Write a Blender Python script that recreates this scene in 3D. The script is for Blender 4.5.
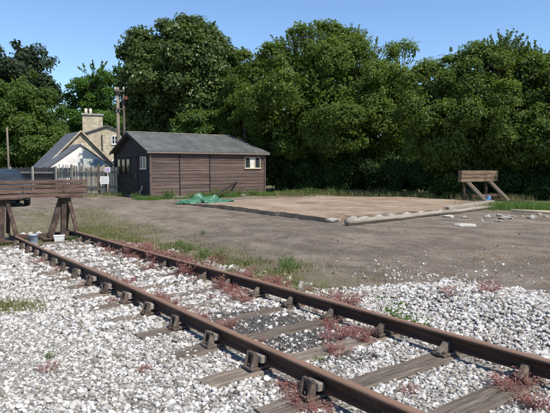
import bpy, bmesh, math, random
import numpy as np
from mathutils import Vector, Matrix

for o in list(bpy.data.objects):
    bpy.data.objects.remove(o, do_unlink=True)
scene = bpy.context.scene
COL = scene.collection
R = math.radians
rng = np.random.default_rng(7)
random.seed(7)

# ------------------------------------------------------------------ camera
CAM_H = 1.57
cam_data = bpy.data.cameras.new('camera')
cam_data.sensor_width = 36.0
cam_data.lens = 35.0
cam_data.clip_start = 0.05
cam_data.clip_end = 2000.0
cam = bpy.data.objects.new('camera', cam_data)
COL.objects.link(cam)
cam.location = (0, 0, CAM_H)
cam.rotation_euler = (R(90) - math.atan((206.5 - 167.0) / 535.0), 0, 0)
scene.camera = cam

# ------------------------------------------------------------------ sky, sun, exposure
SUN_EL = R(54)
SUN_DIR = Vector((0.735, -0.678, 0)).normalized()          # horizontal direction towards the sun
w = bpy.data.worlds.new('World')
scene.world = w
w.use_nodes = True
wn = w.node_tree.nodes
sky = wn.new('ShaderNodeTexSky')
sky.sky_type = 'NISHITA'
sky.sun_disc = False
sky.sun_elevation = SUN_EL
sky.sun_rotation = math.atan2(SUN_DIR.x, SUN_DIR.y)
sky.altitude = 300
sky.air_density = 1.0
sky.dust_density = 0.15
sky.ozone_density = 6.0
bg = wn['Background']
bg.inputs['Strength'].default_value = 0.15
w.node_tree.links.new(sky.outputs['Color'], bg.inputs['Color'])

sd = bpy.data.lights.new('sun', 'SUN')
sd.energy = 5.0
sd.angle = R(0.5)
sd.color = (1.0, 0.955, 0.88)
sun = bpy.data.objects.new('sun', sd)
COL.objects.link(sun)
sv = Vector((SUN_DIR.x * math.cos(SUN_EL), SUN_DIR.y * math.cos(SUN_EL), math.sin(SUN_EL)))
sun.rotation_euler = sv.to_track_quat('Z', 'Y').to_euler()
sun.location = sv * 60

vs = scene.view_settings
vs.view_transform = 'Standard'
vs.look = 'None'
vs.exposure = 0.3
vs.gamma = 1.0
vs.use_curve_mapping = False

# ------------------------------------------------------------------ site frame
# D runs along the track (away, to the left); N runs across it (away, to the right)
TH = R(35.6)
Dv = np.array([-math.sin(TH), math.cos(TH)])
Nv = np.array([math.cos(TH), math.sin(TH)])
SLOPE = 0.0227
RAIL0 = 0.1605            # rail top height at t = 0
SLEEP_TOP = RAIL0 - 0.185  # sleeper top at t = 0
D_NEAR, D_FAR = 2.495, 4.0
D_MID = (D_NEAR + D_FAR) / 2


def TD(t, d):
    return t * Dv + d * Nv


def sstep(a, b, x):
    x = np.clip((np.asarray(x, float) - a) / (b - a), 0, 1)
    return x * x * (3 - 2 * x)


def vnoise(x, y, seed=0):
    """cheap smooth value noise, numpy"""
    x = np.asarray(x, float); y = np.asarray(y, float)
    xi = np.floor(x).astype(np.int64); yi = np.floor(y).astype(np.int64)
    fx = x - xi; fy = y - yi
    fx = fx * fx * (3 - 2 * fx); fy = fy * fy * (3 - 2 * fy)

    def h(a, b):
        n = (a * 374761393 + b * 668265263 + seed * 974634777) & 0x7fffffff
        n = ((n ^ (n >> 13)) * 1274126177) & 0x7fffffff
        return ((n ^ (n >> 16)) & 0xffff) / 65535.0
    v = (h(xi, yi) * (1 - fx) + h(xi + 1, yi) * fx) * (1 - fy) + (h(xi, yi + 1) * (1 - fx) + h(xi + 1, yi + 1) * fx) * fy
    return v * 2 - 1


def fbm(x, y, seed=0, oct=4):
    s = 0; a = 0.5
    for k in range(oct):
        s = s + a * vnoise(x * 2 ** k, y * 2 ** k, seed + k)
        a *= 0.5
    return s


def to_td(x, y):
    x = np.asarray(x, float); y = np.asarray(y, float)
    return x * Dv[0] + y * Dv[1], x * Nv[0] + y * Nv[1]


def bed(t):
    """general level of the track bed"""
    return SLEEP_TOP - SLOPE * np.clip(t, -4, 17)


def ground(x, y, fine=True):
    t, d = to_td(x, y)
    wgt = (1 - sstep(D_MID + 1.6, D_MID + 6.0, d)) * (1 - sstep(15.5, 23, t)) * (1 - sstep(30, 60, -np.asarray(t)))
    wgt = wgt * sstep(-14, -3, d)
    z = bed(t) * wgt - 0.03 * wgt
    # ballast is heaped a little along the far side at the right
    z = z + 0.17 * np.exp(-((d - 5.6) / 0.6) ** 2) * (1 - sstep(3.9, 5.6, t)) * sstep(-6, -2, t)
    # ballast between the rails rides slightly up
    z = z + 0.008 * np.exp(-((d - D_MID) / 0.5) ** 2) * (1 - sstep(12.5, 13.8, t)) * (0.4 + 0.6 * sstep(-.2, .4, fbm(t * .8, d * .8, 5)))
    if fine:
        near = np.exp(-np.hypot(x, y) / 60)
        z = z + near * (0.018 * fbm(x * 1.6, y * 1.6, 3) + 0.03 * fbm(x * .35, y * .35, 9))
        # wheel ruts along the dirt road
        rut = np.exp(-((d - 7.3 + .25 * np.sin(t * .25)) / .28) ** 2) + np.exp(-((d - 8.75 + .25 * np.sin(t * .25)) / .28) ** 2)
        z = z - 0.035 * rut * (1 - sstep(18, 26, np.abs(t)))
    return z


def gz(x, y):
    return float(ground(x, y))


# ------------------------------------------------------------------ object helpers
def tag(o, label=None, cat=None, group=None, kind=None):
    if label: o['label'] = label
    if cat: o['category'] = cat
    if group: o['group'] = group
    if kind: o['kind'] = kind
    return o


def link(name, me, mat=None, parent=None):
    o = bpy.data.objects.new(name, me)
    COL.objects.link(o)
    if mat is not None:
        me.materials.clear()
        for m in (mat if isinstance(mat, (list, tuple)) else [mat]):
            me.materials.append(m)
    if parent is not None:
        o.parent = parent
    return o


def empty(name, loc=(0, 0, 0), rz=0.0, rx=0.0):
    o = bpy.data.objects.new(name, None)
    o.empty_display_size = 0.3
    COL.objects.link(o)
    o.location = loc
    o.rotation_euler = (rx, 0, rz)
    return o


def copy_tree(o, parent=None):
    c = o.copy()
    COL.objects.link(c)
    c.parent = parent
    for ch in o.children:
        copy_tree(ch, c)
    return c


def mesh_np(name, verts, faces, smooth=False, attrs=None):
    """verts (n,3), faces (m,k) arrays of one polygon size"""
    verts = np.asarray(verts, np.float32); faces = np.asarray(faces, np.int32)
    me = bpy.data.meshes.new(name)
    m, k = faces.shape
    me.vertices.add(len(verts)); me.vertices.foreach_set('co', verts.ravel())
    me.loops.add(m * k); me.loops.foreach_set('vertex_index', faces.ravel())
    me.polygons.add(m)
    me.polygons.foreach_set('loop_start', np.arange(0, m * k, k, dtype=np.int32))
    me.polygons.foreach_set('loop_total', np.full(m, k, np.int32))
    me.polygons.foreach_set('use_smooth', np.full(m, smooth, bool))
    if attrs:
        for an, av in attrs.items():
            a = me.attributes.new(an, 'FLOAT', 'POINT')
            a.data.foreach_set('value', np.asarray(av, np.float32))
    me.update(calc_edges=True)
    return me


def mesh_py(name, verts, faces, smooth=False):
    me = bpy.data.meshes.new(name)
    me.from_pydata([tuple(map(float, v)) for v in verts], [], faces)
    if smooth:
        me.polygons.foreach_set('use_smooth', [True] * len(me.polygons))
    me.update()
    return me


def fix_normals(me):
    bm = bmesh.new(); bm.from_mesh(me)
    bmesh.ops.recalc_face_normals(bm, faces=bm.faces)
    bm.to_mesh(me); bm.free()
    return me


def bevel(me, width=0.006, seg=1, angle=True):
    bm = bmesh.new(); bm.from_mesh(me)
    bmesh.ops.recalc_face_normals(bm, faces=bm.faces)
    ed = [e for e in bm.edges if len(e.link_faces) == 2 and e.calc_face_angle(0) > R(30)]
    if ed:
        bmesh.ops.bevel(bm, geom=ed, offset=width, segments=seg, profile=0.6, affect='EDGES', clamp_overlap=True)
    bm.to_mesh(me); bm.free()
    return me


BOXF = [(0, 3, 2, 1), (4, 5, 6, 7), (0, 1, 5, 4), (1, 2, 6, 5), (2, 3, 7, 6), (3, 0, 4, 7)]


def box_v(x0, x1, y0, y1, z0, z1, jit=0.0, rnd=random):
    v = [(x0, y0, z0), (x1, y0, z0), (x1, y1, z0), (x0, y1, z0), (x0, y0, z1), (x1, y0, z1), (x1, y1, z1), (x0, y1, z1)]
    if jit:
        v = [tuple(c + rnd.uniform(-jit, jit) for c in p) for p in v]
    return v


def box(name, b, mat, parent=None, jit=0.0, bev=0.0):
    me = mesh_py(name, box_v(*b, jit=jit), BOXF)
    if bev:
        bevel(me, bev)
    return link(name, me, mat, parent)


class MB:
    """several shapes joined into one mesh"""
    def __init__(s):
        s.v = []; s.f = []

    def add(s, v, f):
        n = len(s.v); s.v += [tuple(map(float, p)) for p in v]; s.f += [tuple(i + n for i in q) for q in f]

    def box(s, *b, jit=0.0):
        s.add(box_v(*b, jit=jit), BOXF); return s

    def tube(s, pts, rad, n=8, caps=True):
        v, f = tube_vf(pts, rad, n, caps); s.add(v, f); return s

    def bar(s, a, b, wx, wy, up=(0, 0, 1)):
        v = bar_v(a, b, wx, wy, up); s.add(v, BOXF); return s

    def build(s, name, mat, parent=None, smooth=False, bev=0.0):
        me = mesh_py(name, s.v, s.f, smooth)
        if bev: bevel(me, bev)
        return link(name, me, mat, parent)


def bar_v(a, b, wx, wy, up=(0, 0, 1)):
    """rectangular bar from a to b; wx across, wy in the 'up' direction"""
    a = Vector(a); b = Vector(b)
    d = (b - a).normalized(); u = Vector(up)
    s = d.cross(u)
    if s.length < 1e-4: s = d.cross(Vector((1, 0, 0)))
    s.normalize(); u = s.cross(d).normalized()
    o = []
    for p in (a, b):
        for i, j in ((-1, -1), (1, -1), (1, 1), (-1, 1)):
            o.append(p + s * (i * wx / 2) + u * (j * wy / 2))
    return o


def bar(name, a, b, wx, wy, mat, parent=None, up=(0, 0, 1), bev=0.0):
    me = fix_normals(mesh_py(name, bar_v(a, b, wx, wy, up), BOXF))
    if bev: bevel(me, bev)
    return link(name, me, mat, parent)


def tube_vf(pts, rad, n=8, caps=True):
    pts = [Vector(p) for p in pts]
    if not hasattr(rad, '__len__'): rad = [rad] * len(pts)
    v = []; f = []
    ref = Vector((0.31, 0.17, 0.93))
    for i, p in enumerate(pts):
        d = (pts[min(i + 1, len(pts) - 1)] - pts[max(i - 1, 0)]).normalized()
        s = d.cross(ref)
        if s.length < 0.05: s = d.cross(Vector((1, 0, 0)))
        s.normalize(); u = s.cross(d)
        for k in range(n):
            a = 2 * math.pi * k / n
            v.append(p + (s * math.cos(a) + u * math.sin(a)) * rad[i])
    for i in range(len(pts) - 1):
        for k in range(n):
            k2 = (k + 1) % n
            f.append((i * n + k, i * n + k2, (i + 1) * n + k2, (i + 1) * n + k))
    if caps:
        f.append(tuple(range(n - 1, -1, -1)))
        f.append(tuple((len(pts) - 1) * n + k for k in range(n)))
    return v, f


def tube(name, pts, rad, mat, parent=None, n=8, smooth=True):
    v, f = tube_vf(pts, rad, n)
    me = fix_normals(mesh_py(name, v, f, smooth))
    return link(name, me, mat, parent)


# ------------------------------------------------------------------ materials
MATS = {}


class NT:
    def __init__(s, name):
        s.m = bpy.data.materials.new(name); s.m.use_nodes = True
        s.n = s.m.node_tree.nodes; s.l = s.m.node_tree.links
        s.b = s.n['Principled BSDF']; s.out = s.n['Material Output']
        MATS[name] = s.m

    def node(s, typ, ins=None, **kw):
        nd = s.n.new(typ)
        for k, v in kw.items(): setattr(nd, k, v)
        for k, v in (ins or {}).items():
            if isinstance(v, bpy.types.NodeSocket): s.l.new(v, nd.inputs[k])
            else: nd.inputs[k].default_value = v
        return nd

    def coord(s, kind='Object', scale=(1, 1, 1), rot=(0, 0, 0)):
        tc = s.node('ShaderNodeTexCoord')
        mp = s.node('ShaderNodeMapping', {'Vector': tc.outputs[kind], 'Scale': scale, 'Rotation': rot})
        return mp.outputs[0]

    def noise(s, vec, scale, detail=4, rough=0.6, dist=0.0):
        return s.node('ShaderNodeTexNoise', {'Vector': vec, 'Scale': scale, 'Detail': detail, 'Roughness': rough, 'Distortion': dist}).outputs['Fac']

    def ramp(s, fac, stops):
        r = s.node('ShaderNodeValToRGB', {'Fac': fac})
        e = r.color_ramp.elements
        while len(e) < len(stops): e.new(0.5)
        for i, (p, c) in enumerate(stops):
            e[i].position = p; e[i].color = tuple(c) + (1,) if len(c) == 3 else c
        return r.outputs['Color']

    def rampf(s, fac, a, b):
        return s.node('ShaderNodeMapRange', {'Value': fac, 'From Min': a, 'From Max': b}).outputs['Result']

    def mix(s, fac, a, b, blend='MIX'):
        nd = s.node('ShaderNodeMix', data_type='RGBA', blend_type=blend)
        for k, v in ((0, fac), (6, a), (7, b)):
            if isinstance(v, bpy.types.NodeSocket): s.l.new(v, nd.inputs[k])
            else: nd.inputs[k].default_value = v if k == 0 else (tuple(v) + (1,))[:4]
        return nd.outputs[2]

    def math(s, op, a, b=0.0, clamp=False):
        nd = s.node('ShaderNodeMath', operation=op, use_clamp=clamp)
        for k, v in ((0, a), (1, b)):
            if isinstance(v, bpy.types.NodeSocket): s.l.new(v, nd.inputs[k])
            else: nd.inputs[k].default_value = v
        return nd.outputs[0]

    def bump(s, h, strength=0.4, dist=0.01):
        nd = s.node('ShaderNodeBump', {'Height': h, 'Strength': strength, 'Distance': dist})
        s.l.new(nd.outputs[0], s.b.inputs['Normal'])

    def base(s, c, rough=0.8, spec=0.3, metal=0.0):
        if isinstance(c, bpy.types.NodeSocket): s.l.new(c, s.b.inputs['Base Color'])
        else: s.b.inputs['Base Color'].default_value = tuple(c) + (1,)
        if isinstance(rough, bpy.types.NodeSocket): s.l.new(rough, s.b.inputs['Roughness'])
        else: s.b.inputs['Roughness'].default_value = rough
        s.b.inputs['Specular IOR Level'].default_value = spec
        s.b.inputs['Metallic'].default_value = metal
        return s.m


def m_mottle(name, c1, c2, c3=None, scale=6, stretch=(1, 1, 1), rough=0.85, bump=0.3, bdist=0.01, spec=0.25, rnd=0.0, detail=6):
    """mottled surface of two or three colours; rnd varies brightness per object"""
    n = NT(name)
    co = n.coord('Object', stretch)
    oi = n.node('ShaderNodeObjectInfo').outputs['Random']
    off = n.node('ShaderNodeVectorMath', {0: co, 1: n.node('ShaderNodeCombineXYZ', {'X': n.math('MULTIPLY', oi, 37.0), 'Y': n.math('MULTIPLY', oi, 91.0)}).outputs[0]}, operation='ADD').outputs[0]
    f = n.noise(off, scale, detail, 0.62)
    st = [(0.32, c1), (0.68, c2)] if c3 is None else [(0.28, c1), (0.5, c2), (0.72, c3)]
    c = n.ramp(f, st)
    if rnd:
        v = n.node('ShaderNodeMapRange', {'Value': oi, 'To Min': 1 - rnd, 'To Max': 1 + rnd}).outputs['Result']
        c = n.node('ShaderNodeHueSaturation', {'Value': v, 'Color': c}).outputs[0]
    f2 = n.noise(off, scale * 5, 4, 0.7)
    n.bump(n.math('ADD', f, n.math('MULTIPLY', f2, 0.5)), bump, bdist)
    return n.base(c, rough, spec)


def m_wood(name, c1, c2, c3, grain_axis=0, scale=3.0, rough=0.85, rnd=0.18, bump=0.5):
    st = [17, 17, 17]; st[grain_axis] = 0.8
    return m_mottle(name, c1, c2, c3, scale=scale, stretch=tuple(st), rough=rough, bump=bump, bdist=0.006, rnd=rnd)


def m_leaf(name, c1, c2, c3, trans=0.35, rough=0.55, spec=0.3):
    """leaves: colour varies from leaf to leaf and over larger patches of the plant"""
    n = NT(name)
    isl = n.node('ShaderNodeNewGeometry').outputs['Random Per Island']
    co = n.coord('Object')
    big = n.noise(co, 0.55, 3, 0.6)
    f = n.math('ADD', n.math('MULTIPLY', isl, 0.4), n.math('MULTIPLY', big, 0.7))
    c = n.ramp(f, [(0.25, c1), (0.55, c2), (0.88, c3)])
    n.base(c, rough, spec)
    tr = n.node('ShaderNodeBsdfTranslucent', {'Color': n.node('ShaderNodeHueSaturation', {'Hue': 0.485, 'Saturation': 1.1, 'Value': 1.5, 'Color': c}).outputs[0]})
    mx = n.node('ShaderNodeMixShader', {0: trans, 1: n.b.outputs[0], 2: tr.outputs[0]})
    n.l.new(mx.outputs[0], n.out.inputs['Surface'])
    return n.m


def make_ground_mat():
    n = NT('ground_surface')
    co = n.coord('Object')
    att = lambda a: n.node('ShaderNodeAttribute', attribute_name=a).outputs['Fac']
    # dirt: compacted brown earth, streaked along the road, with ash-dark and ochre patches
    tr = n.coord('Object', (1, 1, 1), (0, 0, -TH))
    st = n.node('ShaderNodeMapping', {'Vector': tr, 'Scale': (2.2, 0.22, 1)}).outputs[0]
    s1 = n.noise(st, 1.0, 6, 0.65)
    s2 = n.noise(co, 1.3, 8, 0.7)
    s3 = n.noise(co, 11, 9, 0.82)
    f = n.math('ADD', n.math('MULTIPLY', s1, 0.27), n.math('ADD', n.math('MULTIPLY', s2, 0.33), n.math('MULTIPLY', s3, 0.45)))
    dirt = n.ramp(f, [(0.40, (0.072, 0.055, 0.042)), (0.49, (0.165, 0.128, 0.096)), (0.57, (0.24, 0.19, 0.143)), (0.68, (0.35, 0.295, 0.23))])
    ash = n.rampf(n.noise(st, 0.6, 5, 0.6, 0.5), 0.52, 0.68)
    dirt = n.mix(n.math('MULTIPLY', ash, 0.6, True), dirt, (0.075, 0.063, 0.053))
    och = n.rampf(n.noise(co, 0.33, 4, 0.6), 0.58, 0.7)
    dirt = n.mix(n.math('MULTIPLY', och, 0.5), dirt, (0.26, 0.17, 0.095))
    pt = n.noise(n.node('ShaderNodeMapping', {'Vector': tr, 'Scale': (1.15, 0.85, 1)}).outputs[0], 0.9, 9, 0.72, 0.8)
    dirt = n.mix(n.math('MULTIPLY', n.rampf(pt, 0.48, 0.58), 0.65, True), dirt, (0.095, 0.07, 0.05))
    dirt = n.mix(n.math('MULTIPLY', n.rampf(pt, 0.46, 0.38), 0.45, True), dirt, (0.29, 0.235, 0.175))
    peb = n.node('ShaderNodeTexVoronoi', {'Vector': co, 'Scale': 26.0}, feature='F1')
    pm = n.math('MULTIPLY', n.rampf(peb.outputs['Distance'], 0.28, 0.16), n.rampf(n.node('ShaderNodeSeparateColor', {0: peb.outputs['Color']}).outputs[0], 0.80, 0.84))
    dirt = n.mix(pm, dirt, (0.42, 0.39, 0.34))
    gr = n.node('ShaderNodeTexVoronoi', {'Vector': co, 'Scale': 75.0}, feature='F1')
    gc = n.node('ShaderNodeSeparateColor', {0: gr.outputs['Color']}).outputs[0]
    dirt = n.mix(n.math('MULTIPLY', n.rampf(gc, 0.68, 0.72), 0.4), dirt, (0.33, 0.285, 0.23))
    dirt = n.mix(n.math('MULTIPLY', n.rampf(gc, 0.3, 0.26), 0.4), dirt, (0.06, 0.046, 0.036))
    # pale gravel
    vo = n.node('ShaderNodeTexVoronoi', {'Vector': co, 'Scale': 34.0}, feature='F1')
    vr = n.node('ShaderNodeSeparateColor', {0: vo.outputs['Color']}).outputs[0]
    grav = n.ramp(vr, [(0.0, (0.30, 0.275, 0.24)), (0.5, (0.43, 0.405, 0.36)), (1.0, (0.54, 0.515, 0.47))])
    gap = n.rampf(vo.outputs['Distance'], 0.42, 0.75)
    grav = n.mix(n.math('MULTIPLY', gap, 0.8), grav, (0.13, 0.115, 0.095))  # shadows between the stones, painted into the gravel colour
    grav = n.mix(n.math('MULTIPLY', n.rampf(n.noise(co, 0.9, 5, 0.65), 0.5, 0.72), 0.45), grav, (0.33, 0.3, 0.255))
    # ash / clinker
    ashc = n.ramp(s3, [(0.3, (0.045, 0.042, 0.04)), (0.6, (0.12, 0.11, 0.1)), (0.8, (0.2, 0.19, 0.17))])
    # weedy soil
    soil = n.ramp(n.math('ADD', n.math('MULTIPLY', s2, .5), n.math('MULTIPLY', s3, .5)), [(0.35, (0.08, 0.075, 0.035)), (0.52, (0.15, 0.135, 0.07)), (0.68, (0.24, 0.2, 0.13))])
    c = n.mix(n.math('ADD', att('gravel'), n.math('MULTIPLY', n.math('SUBTRACT', s2, 0.5), n.math('MULTIPLY', att('gravel_edge'), 1.6)), True), dirt, grav)
    c = n.mix(att('clinker'), c, ashc)
    c = n.mix(att('weedy'), c, soil)
    hgt = n.math('ADD', n.math('MULTIPLY', n.math('SUBTRACT', 1.0, vo.outputs['Distance']), n.math('MULTIPLY', att('gravel'), 1.2)), n.math('ADD', s3, n.math('MULTIPLY', pm, 0.4)))
    n.bump(n.math('ADD', hgt, n.math('MULTIPLY', pt, 1.5)), 0.9, 0.03)
    return n.base(c, 0.95, 0.15)


make_ground_mat()


def make_stone_mat(name, cols, warm=0.0):
    n = NT(name)
    isl = n.node('ShaderNodeNewGeometry').outputs['Random Per Island']
    co = n.coord('Object')
    c = n.ramp(isl, cols)
    f = n.noise(co, 60, 4, 0.7)
    c = n.mix(n.math('MULTIPLY', n.rampf(f, 0.5, 0.72), 0.7), c, (0.26, 0.21, 0.155))
    big = n.noise(co, 0.8, 5, 0.65)
    c = n.mix(n.math('MULTIPLY', n.rampf(big, 0.5, 0.72), 0.4), c, (0.27, 0.235, 0.185))
    n.bump(f, 0.35, 0.004)
    return n.base(c, 0.9, 0.2)


make_stone_mat('limestone', [(0.0, (0.12, 0.098, 0.075)), (0.16, (0.3, 0.272, 0.235)), (0.52, (0.46, 0.435, 0.4)), (1.0, (0.65, 0.63, 0.595))])
make_stone_mat('path_stone', [(0.0, (0.22, 0.195, 0.16)), (0.25, (0.38, 0.355, 0.315)), (0.6, (0.5, 0.475, 0.43)), (1.0, (0.66, 0.635, 0.59))])
make_stone_mat('dirt_stone', [(0.0, (0.12, 0.095, 0.075)), (0.55, (0.2, 0.168, 0.132)), (0.9, (0.3, 0.265, 0.22)), (1.0, (0.46, 0.43, 0.38))])
make_stone_mat('clinker_stone', [(0.0, (0.035, 0.033, 0.032)), (0.6, (0.09, 0.085, 0.08)), (1.0, (0.2, 0.19, 0.175))])

# rail steel: rusty, brown running surface
n = NT('rail_rust')
co = n.coord('Object', (9, 1.2, 9))
f = n.noise(co, 3.0, 7, 0.65)
f2 = n.noise(n.coord('Object'), 60, 4, 0.7)
c = n.ramp(n.math('ADD', n.math('MULTIPLY', f, .7), n.math('MULTIPLY', f2, .3)), [(0.32, (0.055, 0.03, 0.02)), (0.52, (0.135, 0.07, 0.042)), (0.7, (0.23, 0.125, 0.078))])
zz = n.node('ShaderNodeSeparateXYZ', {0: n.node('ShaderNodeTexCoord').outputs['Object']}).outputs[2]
c = n.mix(n.rampf(zz, -0.030, -0.012), n.mix(1.0, c, (0.42, 0.40, 0.40), 'MULTIPLY'), n.mix(0.55, c, (0.30, 0.185, 0.125)))  # side shade painted into the rust; running surface itself is lighter rust
n.bump(f2, 0.3, 0.003)
n.base(c, 0.75, 0.35)
n.b.inputs['Metallic'].default_value = 0.15

m_mottle('chair_iron', (0.05, 0.035, 0.027), (0.115, 0.086, 0.066), (0.205, 0.165, 0.13), scale=14, rough=0.85, bump=0.5, rnd=0.2)
m_wood('key_wood', (0.14, 0.105, 0.08), (0.25, 0.205, 0.165), (0.36, 0.31, 0.26), 1, 4, rnd=0.25)
m_wood('sleeper_wood', (0.055, 0.042, 0.032), (0.145, 0.114, 0.088), (0.27, 0.225, 0.18), 0, 2.6, rnd=0.2, bump=0.9)
m_wood('buffer_timber', (0.045, 0.027, 0.02), (0.105, 0.064, 0.047), (0.21, 0.145, 0.112), 0, 2.0, rnd=0.2, bump=0.8)
m_wood('buffer_timber_pale', (0.07, 0.045, 0.03), (0.16, 0.108, 0.072), (0.3, 0.22, 0.155), 0, 2.0, rnd=0.2, bump=0.8)
m_mottle('buffer_iron', (0.03, 0.021, 0.017), (0.075, 0.048, 0.036), (0.15, 0.1, 0.075), scale=7, rough=0.8, bump=0.3)
m_wood('raker_timber', (0.11, 0.082, 0.056), (0.21, 0.165, 0.118), (0.33, 0.27, 0.2), 2, 2.2, rnd=0.1)
m_wood('shed_board', (0.06, 0.04, 0.031), (0.104, 0.07, 0.056), (0.172, 0.124, 0.102), 0, 1.2, rough=0.7, rnd=0.22, bump=0.35)
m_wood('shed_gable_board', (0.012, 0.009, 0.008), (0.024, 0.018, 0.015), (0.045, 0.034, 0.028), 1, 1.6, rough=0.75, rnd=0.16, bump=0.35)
m_mottle('roof_felt', (0.06, 0.063, 0.058), (0.084, 0.088, 0.082), (0.118, 0.122, 0.114), scale=1.6, rough=0.85, bump=0.4, bdist=0.004, rnd=0.08)
m_mottle('pale_paint', (0.42, 0.39, 0.34), (0.56, 0.54, 0.49), (0.66, 0.64, 0.6), scale=5, rough=0.7, bump=0.2)
m_mottle('cream_paint', (0.45, 0.38, 0.24), (0.58, 0.5, 0.34), scale=6, rough=0.6, bump=0.15)
m_mottle('white_paint', (0.62, 0.61, 0.58), (0.78, 0.77, 0.75), scale=5, rough=0.6, bump=0.15)
m_mottle('white_render', (0.62, 0.58, 0.52), (0.76, 0.73, 0.68), (0.8, 0.78, 0.74), scale=1.2, rough=0.9, bump=0.3)
m_mottle('concrete', (0.16, 0.115, 0.08), (0.3, 0.22, 0.155), (0.42, 0.355, 0.275), scale=0.7, rough=0.95, bump=0.5, bdist=0.01, detail=10)
m_mottle('pale_concrete', (0.22, 0.195, 0.165), (0.34, 0.31, 0.27), (0.45, 0.42, 0.375), scale=3, rough=0.95, bump=0.6, bdist=0.02, rnd=0.15)
m_wood('log_wood', (0.13, 0.102, 0.076), (0.28, 0.235, 0.185), (0.42, 0.37, 0.305), 0, 1.7, rough=0.9, rnd=0.05, bump=1.0)
m_wood('pole_wood', (0.11, 0.085, 0.066), (0.19, 0.15, 0.118), (0.27, 0.22, 0.18), 2, 1.5, rnd=0.12)
m_wood('pole_dark', (0.05, 0.038, 0.03), (0.095, 0.075, 0.06), (0.15, 0.12, 0.1), 2, 1.5, rnd=0.12)
m_wood('fence_board', (0.3, 0.25, 0.165), (0.48, 0.41, 0.29), (0.58, 0.52, 0.4), 2, 1.4, rnd=0.2)
m_wood('fence_grey', (0.14, 0.135, 0.12), (0.24, 0.23, 0.205), (0.34, 0.33, 0.3), 2, 1.4, rnd=0.2)
m_wood('fence_dark', (0.035, 0.03, 0.028), (0.065, 0.058, 0.055), (0.11, 0.1, 0.095), 2, 1.4, rnd=0.25)
m_mottle('red_paint', (0.12, 0.04, 0.03), (0.2, 0.07, 0.05), scale=4, rough=0.6, bump=0.2)
m_mottle('dark_metal', (0.02, 0.02, 0.021), (0.05, 0.047, 0.045), scale=9, rough=0.6, bump=0.2)
m_mottle('galvanised', (0.16, 0.19, 0.22), (0.3, 0.34, 0.38), (0.42, 0.46, 0.5), scale=9, rough=0.45, bump=0.2, spec=0.5)
m_mottle('clay_pot', (0.5, 0.42, 0.33), (0.66, 0.58, 0.48), scale=5, rough=0.8)
m_mottle('bark', (0.045, 0.036, 0.028), (0.1, 0.083, 0.066), (0.16, 0.14, 0.115), scale=3, stretch=(3, 3, 0.6), rough=0.95, bump=0.9, bdist=0.03)
m_mottle('tarpaulin', (0.025, 0.085, 0.048), (0.05, 0.155, 0.09), (0.12, 0.24, 0.165), scale=7, rough=0.45, bump=0.4, spec=0.4)
m_mottle('tyre', (0.012, 0.012, 0.012), (0.03, 0.03, 0.03), scale=20, rough=0.85)
m_mottle('alloy', (0.25, 0.26, 0.27), (0.38, 0.39, 0.4), scale=20, rough=0.35, spec=0.5)
m_mottle('black_plastic', (0.012, 0.012, 0.013), (0.026, 0.026, 0.028), scale=15, rough=0.55)
m_mottle('red_lens', (0.3, 0.02, 0.02), (0.4, 0.035, 0.03), scale=10, rough=0.2, spec=0.5)
m_mottle('headlamp_glass', (0.5, 0.52, 0.54), (0.66, 0.68, 0.7), scale=8, rough=0.12, spec=0.6)
m_mottle('slate', (0.075, 0.08, 0.09), (0.12, 0.127, 0.14), (0.17, 0.178, 0.19), scale=2.5, stretch=(1, 3, 3), rough=0.7, bump=0.5, bdist=0.02)
m_mottle('mossy_roof', (0.16, 0.17, 0.15), (0.26, 0.27, 0.24), (0.34, 0.35, 0.32), scale=2, rough=0.9, bump=0.3)
m_mottle('purple_print', (0.42, 0.3, 0.48), (0.5, 0.38, 0.55), scale=3, rough=0.5)

n = NT('car_paint')
c = n.ramp(n.noise(n.coord('Object'), 3, 4), [(0.3, (0.012, 0.028, 0.036)), (0.7, (0.018, 0.04, 0.05))])
n.base(c, 0.25, 0.5); n.b.inputs['Coat Weight'].default_value = 0.7

n = NT('glass_dark')
c = n.ramp(n.noise(n.coord('Object'), 4, 4), [(0.3, (0.02, 0.026, 0.03)), (0.7, (0.035, 0.043, 0.05))])
n.base(c, 0.06, 0.6)

n = NT('glass_clear')
n.base((0.9, 0.93, 0.92), n.rampf(n.noise(n.coord('Object'), 5, 3), -1.0, 6.0), 0.5)
gl = n.node('ShaderNodeBsdfTransparent', {'Color': (0.86, 0.89, 0.88, 1)})
gs = n.node('ShaderNodeBsdfGlossy', {'Roughness': n.math('MULTIPLY', n.noise(n.coord('Object'), 5, 3), 0.06)})
fr = n.node('ShaderNodeFresnel', {'IOR': 1.45})
mx = n.node('ShaderNodeMixShader', {0: fr.outputs[0], 1: gl.outputs[0], 2: gs.outputs[0]})
n.l.new(mx.outputs[0], n.out.inputs['Surface'])


n = NT('slab_concrete')
co = n.coord('Object')
f = n.noise(co, 0.7, 10, 0.66)
c = n.ramp(f, [(0.3, (0.15, 0.108, 0.075)), (0.48, (0.28, 0.205, 0.145)), (0.6, (0.35, 0.275, 0.2)), (0.74, (0.45, 0.395, 0.32))])
wv_ = n.node('ShaderNodeVectorMath', {0: co, 1: n.node('ShaderNodeVectorMath', {0: n.node('ShaderNodeTexNoise', {'Vector': co, 'Scale': 1.2, 'Detail': 5.0}).outputs['Color'], 'Scale': 0.9}, operation='SCALE').outputs[0]}, operation='ADD').outputs[0]
cr = n.node('ShaderNodeTexVoronoi', {'Vector': wv_, 'Scale': 0.3}, feature='DISTANCE_TO_EDGE').outputs['Distance']
c = n.mix(n.math('MULTIPLY', n.rampf(cr, 0.008, 0.002), 0.45), c, (0.1, 0.075, 0.05))
g2 = n.noise(co, 18, 8, 0.8)
c = n.mix(n.math('MULTIPLY', n.rampf(g2, 0.5, 0.68), 0.5), c, (0.13, 0.095, 0.065))
st2 = n.noise(co, 0.28, 5, 0.6)
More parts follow.
